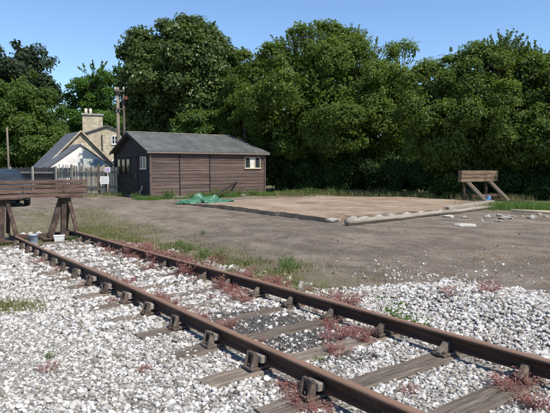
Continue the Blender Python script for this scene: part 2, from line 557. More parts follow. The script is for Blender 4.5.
c = n.mix(n.math('MULTIPLY', n.rampf(st2, 0.55, 0.68), 0.5), c, (0.3, 0.165, 0.085))
n.bump(n.math('ADD', g2, n.math('MULTIPLY', n.rampf(cr, 0.0, 0.012), 0.6)), 0.7, 0.02)
n.base(c, 0.95, 0.15)


def m_stonewall(name, ca, cb, mortar):
    n = NT(name)
    # wall coordinates: run along the wall (x and y together) against height
    tc = n.node('ShaderNodeTexCoord').outputs['Object']
    sp = n.node('ShaderNodeSeparateXYZ', {0: tc})
    v = n.node('ShaderNodeCombineXYZ', {'X': n.math('ADD', sp.outputs[0], n.math('MULTIPLY', sp.outputs[1], 1.0)), 'Y': sp.outputs[2]}).outputs[0]
    b = n.node('ShaderNodeTexBrick', {'Vector': v, 'Color1': ca + (1,), 'Color2': cb + (1,), 'Mortar': mortar + (1,), 'Scale': 1.0, 'Mortar Size': 0.018, 'Brick Width': 0.62, 'Row Height': 0.27, 'Bias': 0.0}, offset=0.5)
    f = n.noise(n.coord('Object'), 2.2, 7, 0.7)
    c = n.mix(n.rampf(f, 0.42, 0.72), b.outputs['Color'], tuple(x * 0.6 for x in ca))
    n.bump(n.math('ADD', n.math('MULTIPLY', b.outputs['Fac'], -0.6), f), 0.6, 0.02)
    return n.base(c, 0.92, 0.2)


m_stonewall('sandstone', (0.46, 0.375, 0.255), (0.6, 0.52, 0.385), (0.44, 0.39, 0.31))

LEAF = {
    'sycamore': m_leaf('leaf_sycamore', (0.032, 0.058, 0.014), (0.072, 0.114, 0.026), (0.15, 0.19, 0.06), 0.32, 0.42, 0.33),
    'copper': m_leaf('leaf_copper', (0.018, 0.036, 0.014), (0.038, 0.06, 0.024), (0.068, 0.09, 0.038), 0.25),
    'ash': m_leaf('leaf_ash', (0.04, 0.095, 0.014), (0.08, 0.165, 0.026), (0.14, 0.25, 0.05), 0.45),
    'lime': m_leaf('leaf_lime', (0.04, 0.08, 0.014), (0.09, 0.15, 0.027), (0.16, 0.225, 0.052), 0.42),
    'willow': m_leaf('leaf_willow', (0.05, 0.088, 0.016), (0.11, 0.172, 0.03), (0.195, 0.255, 0.064), 0.48, 0.45, 0.3),
    'hazel': m_leaf('leaf_hazel', (0.045, 0.082, 0.015), (0.1, 0.158, 0.028), (0.182, 0.242, 0.058), 0.46, 0.45, 0.34),
    'under': m_leaf('leaf_under', (0.022, 0.05, 0.011), (0.045, 0.086, 0.018), (0.075, 0.125, 0.032), 0.34),  # darkened leaves: shade beneath the crowns is put into this colour
    'weed': m_leaf('leaf_weed', (0.05, 0.1, 0.02), (0.1, 0.17, 0.035), (0.17, 0.24, 0.07), 0.35),
    'grass': m_leaf('blade_grass', (0.1, 0.115, 0.034), (0.19, 0.19, 0.07), (0.33, 0.285, 0.145), 0.35),
    'red': m_leaf('leaf_red', (0.2, 0.085, 0.075), (0.33, 0.155, 0.135), (0.36, 0.3, 0.16), 0.35),
}

# ================================================================== GROUND
def axis(lo, hi, f0, f1, step, grow=1.16):
    a = list(np.arange(f0, f1 + 1e-6, step))
    s = step; x = f1
    while x < hi:
        s *= grow; x += s; a.append(min(x, hi))
    s = step; x = f0
    while x > lo:
        s *= grow; x -= s; a.insert(0, max(x, lo))
    return np.array(a)


gx = axis(-420, 420, -10, 10, 0.13)
gy = axis(-60, 700, 1.0, 17, 0.13)
GX, GY = np.meshgrid(gx, gy)
GZ = ground(GX, GY)


def masks(x, y):
    t, d = to_td(x, y)
    wob = 0.55 * fbm(x * .9, y * .9, 21) + 0.3 * fbm(x * 3.1, y * 3.1, 22)
    # ballast and pale gravel: camera side and between the rails; beyond the far rail only at the right end
    far_edge = 4.75 + (1 - sstep(4.4, 5.9, t + 1.2 * wob)) * (2.05 + 0.1 * np.sin(t)) + wob * 0.7
    g = (1 - sstep(far_edge - 0.15, far_edge + 0.35, d)) * (1 - sstep(13.2, 14.6, t + wob))
    g = g * sstep(-16, -11, d + 2 * wob)
    edge = np.exp(-((d - far_edge) / 0.6) ** 2)
    # clinker patch between the rails
    cl = (1 - sstep(0.5, 1.0, np.hypot((t - 4.5) / 1.5, (d - 3.2) / 0.85) + 0.5 * wob)) * 0.95
    # weedy verge beyond the far rail, behind the buffer stop, at the shed and under the trees
    wv = np.exp(-((d - 5.1) / 0.75) ** 2) * sstep(5.2, 6.2, t + wob) * (1 - sstep(15, 19, t))
    wv = np.maximum(wv, sstep(13.8, 14.8, t + wob) * (1 - sstep(5.5, 7.2, d + wob)) * (1 - sstep(19, 23, t)))
    wv = np.maximum(wv, np.exp(-((t - 24.4 + .3 * wob) / 0.6) ** 2) * sstep(10, 10.6, d) * (1 - sstep(17.5, 18.5, d)))
    hedge = sstep(-0.6, 0.8, 2.0 * wob + (y - (29.5 - 0.52 * np.clip(x - 3.0, 0, 20)))) * sstep(-1.5, 0.5, x)
    far = sstep(34, 40, y + 3 * wob)
    wv = np.clip(np.maximum(np.maximum(wv * (0.55 + 0.9 * wob), hedge), far), 0, 1)
    pat = np.exp(-(((x + 3.55) / .55) ** 2 + ((y - 6.75) / .32) ** 2)) * 0.8
    wv = np.maximum(wv, pat)
    return g, edge, cl, wv


g, e_, cl, wv = masks(GX, GY)
ny, nx = GX.shape
idx = np.arange(nx * ny).reshape(ny, nx)
faces = np.stack([idx[:-1, :-1], idx[:-1, 1:], idx[1:, 1:], idx[1:, :-1]], -1).reshape(-1, 4)
me = mesh_np('ground', np.stack([GX, GY, GZ], -1).reshape(-1, 3), faces, True,
             {'gravel': g.ravel(), 'gravel_edge': e_.ravel(), 'clinker': cl.ravel(), 'weedy': wv.ravel()})
tag(link('ground', me, MATS['ground_surface']), kind='structure')


# ================================================================== LOOSE STONES (uncountable)
def rock_variants(nv, seed):
    r = np.random.default_rng(seed)
    bm = bmesh.new(); bmesh.ops.create_icosphere(bm, subdivisions=1, radius=1.0)
    bv = np.array([v.co[:] for v in bm.verts]); bf = np.array([[v.index for v in f.verts] for f in bm.faces]); bm.free()
    out = []
    for k in range(nv):
        v = bv.copy()
        # cut by a few random planes so that facets turn angular
        for c in range(7):
            nn = r.normal(size=3); nn /= np.linalg.norm(nn); h = r.uniform(0.5, 0.8)
            s = v @ nn; over = np.clip(s - h, 0, None); v -= over[:, None] * nn
        v *= r.uniform(0.92, 1.08, size=(len(v), 1))
        out.append(v)
    return np.array(out), bf


RV, RF = rock_variants(14, 3)
CB = np.array(box_v(-.56, .56, -.56, .56, -.56, .56)); CF = np.array([(a, b, c) for q in BOXF for a, b, c in ((q[0], q[1], q[2]), (q[0], q[2], q[3]))])


def rand_rot(r, n):
    q = r.normal(size=(n, 4)); q /= np.linalg.norm(q, axis=1)[:, None]
    a, b, c, d = q.T
    return np.stack([np.stack([1 - 2 * (c * c + d * d), 2 * (b * c - a * d), 2 * (b * d + a * c)], -1),
                     np.stack([2 * (b * c + a * d), 1 - 2 * (b * b + d * d), 2 * (c * d - a * b)], -1),
                     np.stack([2 * (b * d - a * c), 2 * (c * d + a * b), 1 - 2 * (b * b + c * c)], -1)], -2)


def stones(name, x, y, size, mat, label, cat, seed, sink=0.25, flat=0.8, low=False, zoff=0.0, far=8.0):
    """angular stones; beyond 'far' metres (or everywhere when low) a cheaper six-sided stone"""
    r = np.random.default_rng(seed)
    V_, F_, n0 = [], [], 0
    rough = np.ones(len(x), bool) if low else (y > far)
    for sel, cheap in ((~rough, False), (rough, True)):
        xs_, ys_, sz = x[sel], y[sel], size[sel]
        n = len(xs_)
        if n == 0: continue
        sc = sz[:, None] * r.uniform(0.65, 1.3, size=(n, 3))
        rot = rand_rot(r, n)
        if cheap:
            base = CB[None] + r.uniform(-.2, .2, size=(n, 8, 3)); F = CF
        else:
            base = RV[r.integers(0, len(RV), n)]; F = RF
        v = np.einsum('nij,nkj->nki', rot, base * sc[:, None, :])
        v[..., 2] *= flat
        v[..., 0] += xs_[:, None]; v[..., 1] += ys_[:, None]
        v[..., 2] += (ground(xs_, ys_) + sz * (1 - 2 * sink) * 0.6 + zoff)[:, None]
        k = base.shape[1]
        F_.append((F[None] + (np.arange(n) * k)[:, None, None]).reshape(-1, 3) + n0)
        V_.append(v.reshape(-1, 3)); n0 += n * k
    me = mesh_np(name, np.concatenate(V_), np.concatenate(F_), False)
    return tag(link(name, me, MATS[mat]), label, cat, kind='stuff')


def scatter(r, n, x0, x1, y0, y1, slope=0.57, margin=1.1):
    """random points in the part of the site that can be seen from around the camera"""
    x = r.uniform(x0, x1, n); y = r.uniform(y0, y1, n)
    k = np.abs(x) < y * slope + margin
    return x[k], y[k]


def sleeper_dist(t, d):
    """how far a point lies from the nearest exposed sleeper top (0 on it)"""
    k = (t - 12.72) / 0.754
    ft = np.abs(k - np.round(k)) * 0.754
    on = (ft < 0.12) & (np.abs(d - D_MID) < 1.31)
    return on


r = np.random.default_rng(11)
X, Y, S = [], [], []
for (y0, y1, dens, s0, s1) in ((2.5, 3.6, 1900, .0095, .0165), (3.6, 5.5, 1400, .011, .0185), (5.5, 8.0, 800, .015, .024), (8.0, 15.5, 380, .021, .034)):
    a, b = scatter(r, int(dens * 22 * (y1 - y0)), -11, 11, y0, y1)
    X.append(a); Y.append(b); S.append((s0 + s1) / 2 * np.clip(r.lognormal(0, .38, len(a)), .45, 2.3))
X = np.concatenate(X); Y = np.concatenate(Y); S = np.concatenate(S)
t, d = to_td(X, Y)
g, e_, cl, wv = masks(X, Y)
keep = r.random(len(X)) < g * (1 - .8 * cl) * (1 - 0.75 * np.clip(wv, 0, 1))
# sleepers: some tops stay clear, others are half buried
si = np.round((t - 12.72) / 0.754).astype(int)
bury = ((si * 7919) % 13) / 13.0
# inside the gauge many tops are stone-strewn; outside ends near the camera stand clear
cover = np.where(np.abs(d - D_MID) < .70, np.where(t < 4.6, 0.07, 0.07 + 0.22 * bury), 0.08 + 0.3 * bury)
cover = np.where((d < D_NEAR) & (t > 4.9) & (t < 7), cover * .4, cover)
on = sleeper_dist(t, d)
keep &= ~(on & (r.random(len(X)) > cover))
# clear of the rails and the chairs
keep &= (np.abs(d - D_NEAR) > 0.055) & (np.abs(d - D_FAR) > 0.055)
k2 = np.round((t - 12.72) / 0.754); ct = np.abs(t - 12.72 - k2 * 0.754)
keep &= ~((ct < .085) & ((np.abs(d - D_NEAR) < .15) | (np.abs(d - D_FAR) < .15)))
X, Y, S, t, d, on = X[keep], Y[keep], S[keep], t[keep], d[keep], on[keep]
clean = (d > 1.35 + 0.5 * fbm(X * .8, Y * .8, 41)) | ((Y < 4.4) & (X > -1.5))
clean |= r.random(len(X)) < .22
mix = ~clean
stones('track_ballast', X[clean], Y[clean], S[clean], 'limestone', 'pale crushed limestone ballast around the rusty rails', 'ballast', 1)
stones('path_gravel', X[mix], Y[mix], S[mix] * .85, 'path_stone', 'compacted greyish gravel beside the track in the left foreground', 'gravel', 2, sink=.42, far=5.0)

# second thin layer of heaped stones on the bank at the right
a, b = scatter(r, 52000, 0.2, 7, 2.5, 8.5)
t, d = to_td(a, b); g, e_, cl, wv = masks(a, b)
k = (d > 4.3) & (r.random(len(a)) < g * .75) & (t < 5.6)
stones('ballast_heap', a[k], b[k], np.clip(r.lognormal(0, .35, k.sum()), .5, 2.0) * .0195, 'limestone', 'loose heap of white ballast beyond the far rail at the right', 'ballast', 3, zoff=.014)

# clinker between the rails
a, b = scatter(r, 30000, -2, 3, 3, 8)
t, d = to_td(a, b); g, e_, cl, wv = masks(a, b)
k = (r.random(len(a)) < cl * .55) & (np.abs(d - D_NEAR) > .09) & (np.abs(d - D_FAR) > .09) & ~sleeper_dist(t, d)
stones('clinker', a[k], b[k], r.uniform(.008, .02, k.sum()), 'clinker_stone', 'dark ash and clinker patch between the two rails', 'clinker', 4)

# pebbles strewn over the dirt road
a, b = scatter(r, 26000, -13, 15, 5.5, 24, 0.6, 1.0)
t, d = to_td(a, b); g, e_, cl, wv = masks(a, b)
pn = np.clip(fbm(a * .8, b * .8, 51) * 1.6 + .35, 0.03, 1)
k = (r.random(len(a)) < pn * (1 - g) * .42 * np.where(b > 13, .5, 1)) & (d > 4.6) & ~((t > 11.4) & (t < 21.7) & (d > 9.9) & (d < 20.6))
stones('road_pebbles', a[k], b[k], r.uniform(.006, .016, k.sum()) * (1 + b[k] * .03) * (1 + .8 * (r.random(k.sum()) > .95)), 'dirt_stone', 'scattered pebbles and grit on the brown dirt road', 'pebbles', 5, low=True, sink=.3)
# stray ballast fading out along the edge of the heap
a, b = scatter(r, 9000, -1, 8, 5.0, 10.5)
t, d = to_td(a, b)
k = (d > 4.6) & (r.random(len(a)) < .5 * np.exp(-np.clip(d - 6.3, 0, 9) / .8) * (1 - sstep(4.5, 7.5, t))) & (d > 6)
stones('stray_ballast', a[k], b[k], r.uniform(.014, .03, k.sum()), 'limestone', 'white stones straying from the heap onto the dirt', 'ballast', 6, low=True)


# ================================================================== RAILWAY TRACK
TZ = math.atan(SLOPE)
track = empty('railway_track', (*(D_MID * Nv), RAIL0), TH, -TZ)
tag(track, 'rusty bullhead railway track on old wooden sleepers running towards the buffer stop', 'railway track')
# bullhead section
prof = [(-.012, -.146), (.012, -.146), (.031, -.137), (.033, -.118), (.02, -.106), (.0095, -.094), (.0095, -.056), (.02, -.045), (.034, -.035), (.034, -.011), (.026, -.002), (0, 0), (-.026, -.002), (-.034, -.011), (-.034, -.035), (-.02, -.045), (-.0095, -.056), (-.0095, -.094), (-.02, -.106), (-.033, -.118), (-.031, -.137)]
HALF = (D_FAR - D_NEAR) / 2


def rail_mesh(x, t0, t1, n=60, seed=1):
    v = []; f = []; np_ = len(prof)
    rr = random.Random(seed)
    for i in range(n + 1):
        tt = t0 + (t1 - t0) * i / n
        dx = 0.008 * math.sin(tt * 0.9 + seed) ; dz = 0.006 * math.sin(tt * .7 + seed * 2)
        for (a, b) in prof: v.append((x + a + dx, tt, b + dz))
    for i in range(n):
        for k in range(np_):
            k2 = (k + 1) % np_
            f.append((i * np_ + k, i * np_ + k2, (i + 1) * np_ + k2, (i + 1) * np_ + k))
    f.append(tuple(range(np_))[::-1]); f.append(tuple(n * np_ + k for k in range(np_)))
    return fix_normals(mesh_py('rail', v, f))


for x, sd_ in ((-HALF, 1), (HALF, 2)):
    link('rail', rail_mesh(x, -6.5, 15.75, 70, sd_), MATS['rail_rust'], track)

SLEEP_Z = -0.185


def sleeper_mesh(seed):
    rr = random.Random(seed)
    nxs = 22; v = []; f = []
    hw = 0.125 + rr.uniform(-.012, .008)
    for i in range(nxs + 1):
        x = -1.295 + 2.59 * i / nxs
        e = 0.0
        if i in (0, nxs): e = rr.uniform(0, .02)
        wl = hw - rr.uniform(0, .012) - e; wr = hw - rr.uniform(0, .012) - e
        zt = -rr.uniform(0, .012) - e * .8
        for p in ((-wl, -.13), (wr, -.13), (wr, zt - .018), (wr - .02, zt), (rr.uniform(-.03, .03), zt - rr.uniform(0, .014)), (-wl + .02, zt), (-wl, zt - .018)):
            v.append((x, p[0], p[1]))
    m = 7
    for i in range(nxs):
        for k in range(m):
            k2 = (k + 1) % m
            f.append((i * m + k, i * m + k2, (i + 1) * m + k2, (i + 1) * m + k))
    f.append(tuple(range(m))); f.append(tuple(nxs * m + k for k in range(m - 1, -1, -1)))
    return fix_normals(mesh_py('sleeper', v, f))


def chair_mesh():
    """cast-iron chair: base plate, inner jaw, ribbed outer jaw (outer = -x)"""
    m = MB()
    m.box(-.165, .15, -.095, .095, 0, .026)
    m.box(-.105, -.088, -.085, .085, .03, .125)                 # outer jaw wall
    for s in (-1, 1):                                           # two raking ribs outside
        y0, y1 = (.048, .085) if s > 0 else (-.085, -.048)
        m.add([(-.16, y0, .026), (-.16, y1, .026), (-.1, y1, .03), (-.1, y0, .03), (-.118, y0, .15), (-.118, y1, .15), (-.1, y1, .15), (-.1, y0, .15)], BOXF)
    m.box(-.12, -.09, -.085, .085, .118, .15)
    m.add([(.036, -.06, .03), (.15, -.035, .03), (.15, .035, .03), (.036, .06, .03), (.026, -.055, .12), (.05, -.03, .12), (.05, .03, .12), (.026, .055, .12)], BOXF)
    for sx, sy in ((-.135, 0), (.12, .07), (.12, -.07)):        # spike heads
        m.tube([(sx, sy, .03), (sx, sy, .055)], .016, 6)
    me = mesh_py('chair', [(a_, b_ * .74, c_ * .94) for a_, b_, c_ in m.v], m.f)
    return bevel(me, .004)


def key_mesh():
    m = MB()
    m.add([(-.088, -.11, .062), (-.02, -.105, .058), (-.02, .105, .058), (-.088, .095, .062), (-.084, -.11, .128), (-.026, -.105, .122), (-.026, .105, .118), (-.084, .095, .126)], BOXF)
    me = mesh_py('key', [(a_, b_ * .74, c_ * .97) for a_, b_, c_ in m.v], m.f)
    return bevel(me, .006)


smesh = [sleeper_mesh(i) for i in range(6)]
for me in smesh: me.materials.append(MATS['sleeper_wood'])
cmesh = chair_mesh(); cmesh.materials.append(MATS['chair_iron'])
kmesh = key_mesh(); kmesh.materials.append(MATS['key_wood'])
rr = random.Random(5)
for i in range(-2, 21):
    tt = 12.72 - 0.754 * i
    s = link('sleeper', smesh[i % 6], None, track)
    s.location = (rr.uniform(-.03, .03), tt, SLEEP_Z)
    s.rotation_euler = (rr.uniform(-.02, .02), 0, rr.uniform(-.02, .02) + (math.pi if i % 2 else 0))
    flip = i % 2
    for sx in (-1, 1):
        c = link('chair', cmesh, None, s)
        x = sx * HALF - s.location.x
        if flip: x = -x
        c.location = (x, 0, -.004)
        # the outer jaw faces away from the track centre
        world_outer = -1 if sx < 0 else 1
        want = world_outer * (-1 if flip else 1)
        c.rotation_euler = (0, 0, 0 if want < 0 else math.pi)
        if rr.random() > 0.18:
            k = link('key', kmesh, None, s)
            k.location = (x, rr.uniform(-.04, .04), -.004)
            k.rotation_euler = c.rotation_euler


# ================================================================== BUFFER STOP ON THE TRACK (left)
def P3(t, d, z):
    p = TD(t, d); return (float(p[0]), float(p[1]), z)


tb = 14.95
zr = RAIL0 - SLOPE * tb
buf = empty('buffer_stop', P3(tb, D_MID, zr), TH)
tag(buf, 'large rusty brown buffer stop with planked beam at the end of the track', 'buffer stop')
rr = random.Random(31)
# beam: three stacked planks with thinner iron strips (old rails) between, local x along the beam
zb = 0.965
for k, (h, y0) in enumerate(((.092, -.15), (.102, -.175), (.098, -.15), (.088, -.17))):
    b_ = link('beam_plank', None, None, buf) if False else None
    nseg = 14; v = []; f = []
    for i in range(nseg + 1):
        x = -1.36 + 2.42 * i / nseg
        for (yy, zz) in ((y0, zb), (.02, zb), (.02, zb + h), (y0, zb + h)):
            v.append((x, yy + rr.uniform(-.006, .006), zz + rr.uniform(-.004, .004)))
    for i in range(nseg):
        for q in range(4):
            q2 = (q + 1) % 4
            f.append((i * 4 + q, (i + 1) * 4 + q, (i + 1) * 4 + q2, i * 4 + q2))
    f.append((0, 1, 2, 3)); f.append(tuple(nseg * 4 + q for q in (3, 2, 1, 0)))
    link('beam_plank', bevel(mesh_py('beam_plank', v, f), .008), MATS['buffer_timber'], buf)
    zb += h + .02
for x in (-.55, .45):
    for z in (1.13, 1.245): tube('bolt', [(x, -.17, z), (x, -.2, z)], .02, MATS['buffer_iron'], buf, 6, False)
# A-shaped rail frames standing on each rail
for sx in (-1, 1):
    x = sx * HALF
    bar('frame_leg', (x + .03, -.12, -.01), (x - .16, -.03, .93), .10, .07, MATS['buffer_iron'], buf, (0, 1, 0), .006)
    bar('frame_leg', (x - .30, .05, -.12), (x - .26, .02, .93), .13, .11, MATS['buffer_iron'], buf, (0, 1, 0), .006)
    bar('frame_leg', (x - .62, .10, -.12), (x - .30, .08, .93), .15, .11, MATS['buffer_iron'], buf, (0, 1, 0), .006)
    bar('frame_leg', (x, .95, -.01), (x - .1, .12, .93), .09, .09, MATS['buffer_iron'], buf, (0, 1, 0), .006)
    box('frame_cap', (x - .44, x + .2, -.15, .2, .925, .962), MATS['buffer_iron'], buf, bev=.006)
    box('foot_plate', (x - .85, x + .07, -.2, .25, -.16, -.125), MATS['buffer_iron'], buf, bev=.004)
bar('cross_tie', (-HALF + .03, .50, -.1), (HALF - .03, .50, -.1), .14, .1, MATS['buffer_timber'], buf, bev=.008)

# ================================================================== BUFFER STOP BESIDE THE SLAB (right), seen from behind
tb2 = 14.65
p = TD(tb2, 22.05)
buf2 = empty('buffer_stop', (p[0], p[1], gz(p[0], p[1])), TH)
tag(buf2, 'small timber buffer stop with pale raking struts in front of the dark hedge', 'buffer stop')
zb = .90
for k, h in enumerate((.16, .17, .155)):
    for (x0, x1) in ((-1.42, .35 + .1 * k), (.37 + .1 * k, 1.42)):
        box('beam_plank', (x0, x1 - .01, -.1 - .012 * k, .08, zb, zb + h), MATS['buffer_timber_pale'], buf2, jit=.006, bev=.01)
    zb += h + .01
for x in (-.86, .86):
    bar('post', (x, .14, -.15), (x, .14, 1.35), .14, .1, MATS['buffer_iron'], buf2, (0, 1, 0), .008)
    bar('raking_strut', (x - .07, -1.05, 0), (x - .07, -.02, .9), .07, .1, MATS['raker_timber'], buf2, (0, 1, 0), .008)
    bar('raking_strut', (x + .08, -1.05, 0), (x + .08, -.02, .9), .07, .1, MATS['raker_timber'], buf2, (0, 1, 0), .008)
bar('cross_tie', (-1.1, -.45, .28), (1.1, -.45, .28), .07, .12, MATS['buffer_timber'], buf2, bev=.008)
for x in (-.86, .86):
    box('ground_rail', (x - .035, x + .035, -2.2, .5, -.05, .09), MATS['rail_rust'], buf2, bev=.008)

# blue can left at the foot of the struts
m_mottle('blue_plastic', (0.06, 0.14, 0.3), (0.1, 0.22, 0.42), scale=8, rough=0.5)
p = TD(14.15, 22.1)
can = empty('blue_can', (p[0], p[1], gz(p[0], p[1])), .5); can.scale = (.75, .75, .75); tag(can, 'small blue plastic can beneath the small timber buffer stop', 'can')
m = MB(); m.box(-.17, .17, -.1, .1, 0, .3); m.build('can_body', MATS['blue_plastic'], can, bev=.03)
tube('handle', [(-.1, 0, .29), (-.09, 0, .36), (.03, 0, .36), (.05, 0, .29)], .018, MATS['blue_plastic'], can, 8)
tube('cap', [(.12, 0, .29), (.12, 0, .34)], .035, MATS['white_paint'], can, 10)

# ================================================================== CONCRETE SLAB
slab = empty('concrete_base', P3(11.5, 10.05, 0.0), TH)
tag(slab, 'long low concrete shed base with brown dusty top beside the fallen log', 'concrete base')
nn_, mm_ = 44, 40
L1, L2 = 10.4, 10.0          # across (local x) and along (local y)
rr = np.random.default_rng(17)
gxs = np.linspace(0, L1, nn_ + 1); gys = np.linspace(0, L2, mm_ + 1)
AX, AY = np.meshgrid(gxs, gys)
jx = np.zeros_like(AX); jy = np.zeros_like(AX)
jx[:, 0] = -np.abs(rr.normal(0, .05, mm_ + 1)) ; jy[0, :] = rr.normal(0, .05, nn_ + 1)
AX2 = AX + jx; AY2 = AY + jy
AZ = 0.14 + 0.03 * fbm(AX * .5, AY * .5, 61) + .02 * fbm(AX * 2, AY * 2, 62) - 0.10 * sstep(5.5, 9.5, AY) - 0.04 * sstep(6, 10, AX)
top = np.stack([AX2, AY2, AZ], -1).reshape(-1, 3)
bot = np.stack([AX2 + (AX == 0) * rr.uniform(0, .05, AX.shape), AY2 + (AY == 0) * rr.uniform(0, .05, AX.shape), np.full_like(AX, -.12)], -1).reshape(-1, 3)
ii = np.arange((nn_ + 1) * (mm_ + 1)).reshape(mm_ + 1, nn_ + 1); nb = ii.size
fs = np.stack([ii[:-1, :-1], ii[:-1, 1:], ii[1:, 1:], ii[1:, :-1]], -1).reshape(-1, 4).tolist()
for i in range(nn_):
    fs.append([ii[0, i], ii[0, i] + nb, ii[0, i + 1] + nb, ii[0, i + 1]]); fs.append([ii[-1, i + 1], ii[-1, i + 1] + nb, ii[-1, i] + nb, ii[-1, i]])
for j in range(mm_):
    fs.append([ii[j + 1, 0], ii[j + 1, 0] + nb, ii[j, 0] + nb, ii[j, 0]]); fs.append([ii[j, -1], ii[j, -1] + nb, ii[j + 1, -1] + nb, ii[j + 1, -1]])
me = fix_normals(mesh_py('slab', np.concatenate([top, bot]), [tuple(int(q) for q in f) for f in fs]))
link('slab', me, MATS['slab_concrete'], slab)


def chunk_mesh(seed, sx, sy, sz):
    r_ = np.random.default_rng(seed)
    v = RV[seed % len(RV)] * np.array([sx, sy, sz]) * r_.uniform(.85, 1.15, (12, 1))
    return mesh_py('chunk', v, [tuple(map(int, f)) for f in RF])


# broken kerb pieces of the slab along its right front edge
rr = random.Random(8)
for k in range(10):
    xx = .15 + k * .62 + rr.uniform(-.1, .1)
    o = link('edge_piece', chunk_mesh(100 + k, rr.uniform(.2, .33), rr.uniform(.09, .16), rr.uniform(.07, .11)), MATS['pale_concrete'], slab)
    o.location = (xx, -.12 + rr.uniform(-.05, .05), .05); o.rotation_euler = (0, 0, rr.uniform(-.25, .25))

# ================================================================== LOG
a = np.array([1.93, 14.25]); b = np.array([8.15, 20.0])
pts = []; rad = []
for i in range(15):
    q = a + (b - a) * i / 14
    r0 = 0.098 - 0.025 * i / 14
    pts.append((q[0] + .035 * math.sin(i * .9), q[1] + .02 * math.cos(i * .7), max(gz(*q), 0) + r0 * .92 + .012 * math.sin(i * 1.1))); rad.append(r0 * (1 + .05 * math.sin(i * 1.7)))
la = math.atan2(b[1] - a[1], b[0] - a[0])
lm = Matrix.Translation((a[0], a[1], 0)) @ Matrix.Rotation(la, 4, 'Z')
pts = [lm.inverted() @ Vector(q_) for q_ in pts]
lg = tube('fallen_log', pts, rad, MATS['log_wood'], None, 18)
lg.matrix_world = lm
lr = random.Random(4)
zmin = {}
for v in lg.data.vertices:
    ring_ = v.index // 18
    ax = Vector(pts[min(ring_, 14)])
    off_ = v.co - ax
    k_ = v.index % 18
    v.co = ax + off_ * (1 + .10 * math.sin(k_ * 1.9) + .03 * math.sin(k_ * 3.7 + ring_ * .8) + lr.uniform(-.02, .02))
    v.co.z = min(v.co.z, ax.z + rad[min(ring_, 14)] * .78)
tag(lg, 'long pale fallen log lying along the front of the concrete base', 'log')
# shorter split timber lying behind it
a = np.array([5.9, 18.35]); b = np.array([8.5, 20.9])
o = bar('timber_baulk', (a[0], a[1], .14), (b[0], b[1], .2), .22, .14, MATS['log_wood'], None, bev=.02)
tag(o, 'short pale timber lying behind the right end of the log', 'timber')
# pale pipe at the right edge
a = (7.95, 17.95, gz(7.95, 17.95) + .10); b = (10.3, 17.0, gz(10.3, 17.0) + .10)
tag(tube('pale_pipe', [a, ((a[0] + b[0]) / 2, (a[1] + b[1]) / 2, (a[2] + b[2]) / 2 - .015), b], .05, MATS['cream_paint'], None, 10), 'pale yellow pipe lying on the ground at the right edge', 'pipe')

# rubble right of the log: countable lumps
rr = random.Random(12)
spots = []
for k in range(26):
    u = rr.random(); xx = 5.6 + 4.6 * u + rr.uniform(-.2, .2); yy = 16.6 + rr.uniform(-1.3, 1.1)
    if (xx - 1.93) * (5.75) - (yy - 14.25) * (6.22) < 2.2: yy -= 1.2
    s = rr.uniform(.05, .15)
    o = link('rubble_lump', chunk_mesh(300 + k, s * 1.3, s, s * .5), MATS['pale_concrete' if k % 3 else 'log_wood'])
    o.location = (xx, yy, gz(xx, yy) + s * .18); o.rotation_euler = (0, 0, rr.uniform(0, 6))
    tag(o, 'pale grey lump of broken concrete scattered right of the fallen log', 'rubble', 'rubble right of the log')
for k, (xx, yy, s) in enumerate(((5.05, 14.3, .3), (7.0, 16.1, .28))):
    o = link('flat_stone', chunk_mesh(400 + k, s * 1.3, s * .7, .07), MATS['pale_concrete']); o.location = (xx, yy, gz(xx, yy) + .03)
    tag(o, ('flat pale slab fragment half sunk in the dirt below the middle of the log' if k == 0 else 'flat pale slab fragment among the rubble near the pale pipe'), 'stone')

# ================================================================== BUCKET AND WHITE BOX BY THE LEFT BUFFER STOP
p = TD(14.32, 2.82); z0 = gz(p[0], p[1])
bk = empty('metal_bucket', (p[0], p[1], z0)); bk.scale = (.9, .9, .9); tag(bk, 'dented grey-blue metal bucket standing under the left buffer stop', 'bucket')
prof_b = [(.105, 0), (.112, .06), (.13, .27), (.14, .275), (.14, .295), (.125, .295), (.118, .1), (.1, .03), (0.0, .03)]
v = []; f = []
for (rad_, z) in prof_b:
    for k in range(20):
        a_ = 2 * math.pi * k / 20; v.append((rad_ * math.cos(a_), rad_ * math.sin(a_) * .96, z))
for i in range(len(prof_b) - 1):
    for k in range(20): f.append((i * 20 + k, i * 20 + (k + 1) % 20, (i + 1) * 20 + (k + 1) % 20, (i + 1) * 20 + k))
link('bucket_body', mesh_py('bucket_body', v, f, True), MATS['galvanised'], bk)
tube('handle', [(.135 * math.cos(q), .05 * math.sin(q) - .07 * math.sin(q), .27 + .10 * math.sin(q) * -.6) for q in np.linspace(0, math.pi, 9)], .006, MATS['dark_metal'], bk, 6)
p = TD(14.6, 3.5); z0 = gz(p[0], p[1])
wb = empty('white_tub', (p[0], p[1], z0), R(20)); wb.scale = (.75, .75, .75); tag(wb, 'small white plastic tub lying by the right frame of the buffer stop', 'tub')
m = MB(); m.add([(-.16, -.1, .0), (.16, -.1, 0), (.16, .1, 0), (-.16, .1, 0), (-.18, -.12, .2), (.18, -.12, .2), (.18, .12, .2), (-.18, .12, .2)], BOXF)
m.build('tub_body', MATS['white_paint'], wb, bev=.02)
m = MB(); m.box(-.19, .19, -.13, .13, .2, .225); m.build('lid', MATS['white_paint'], wb, bev=.008)
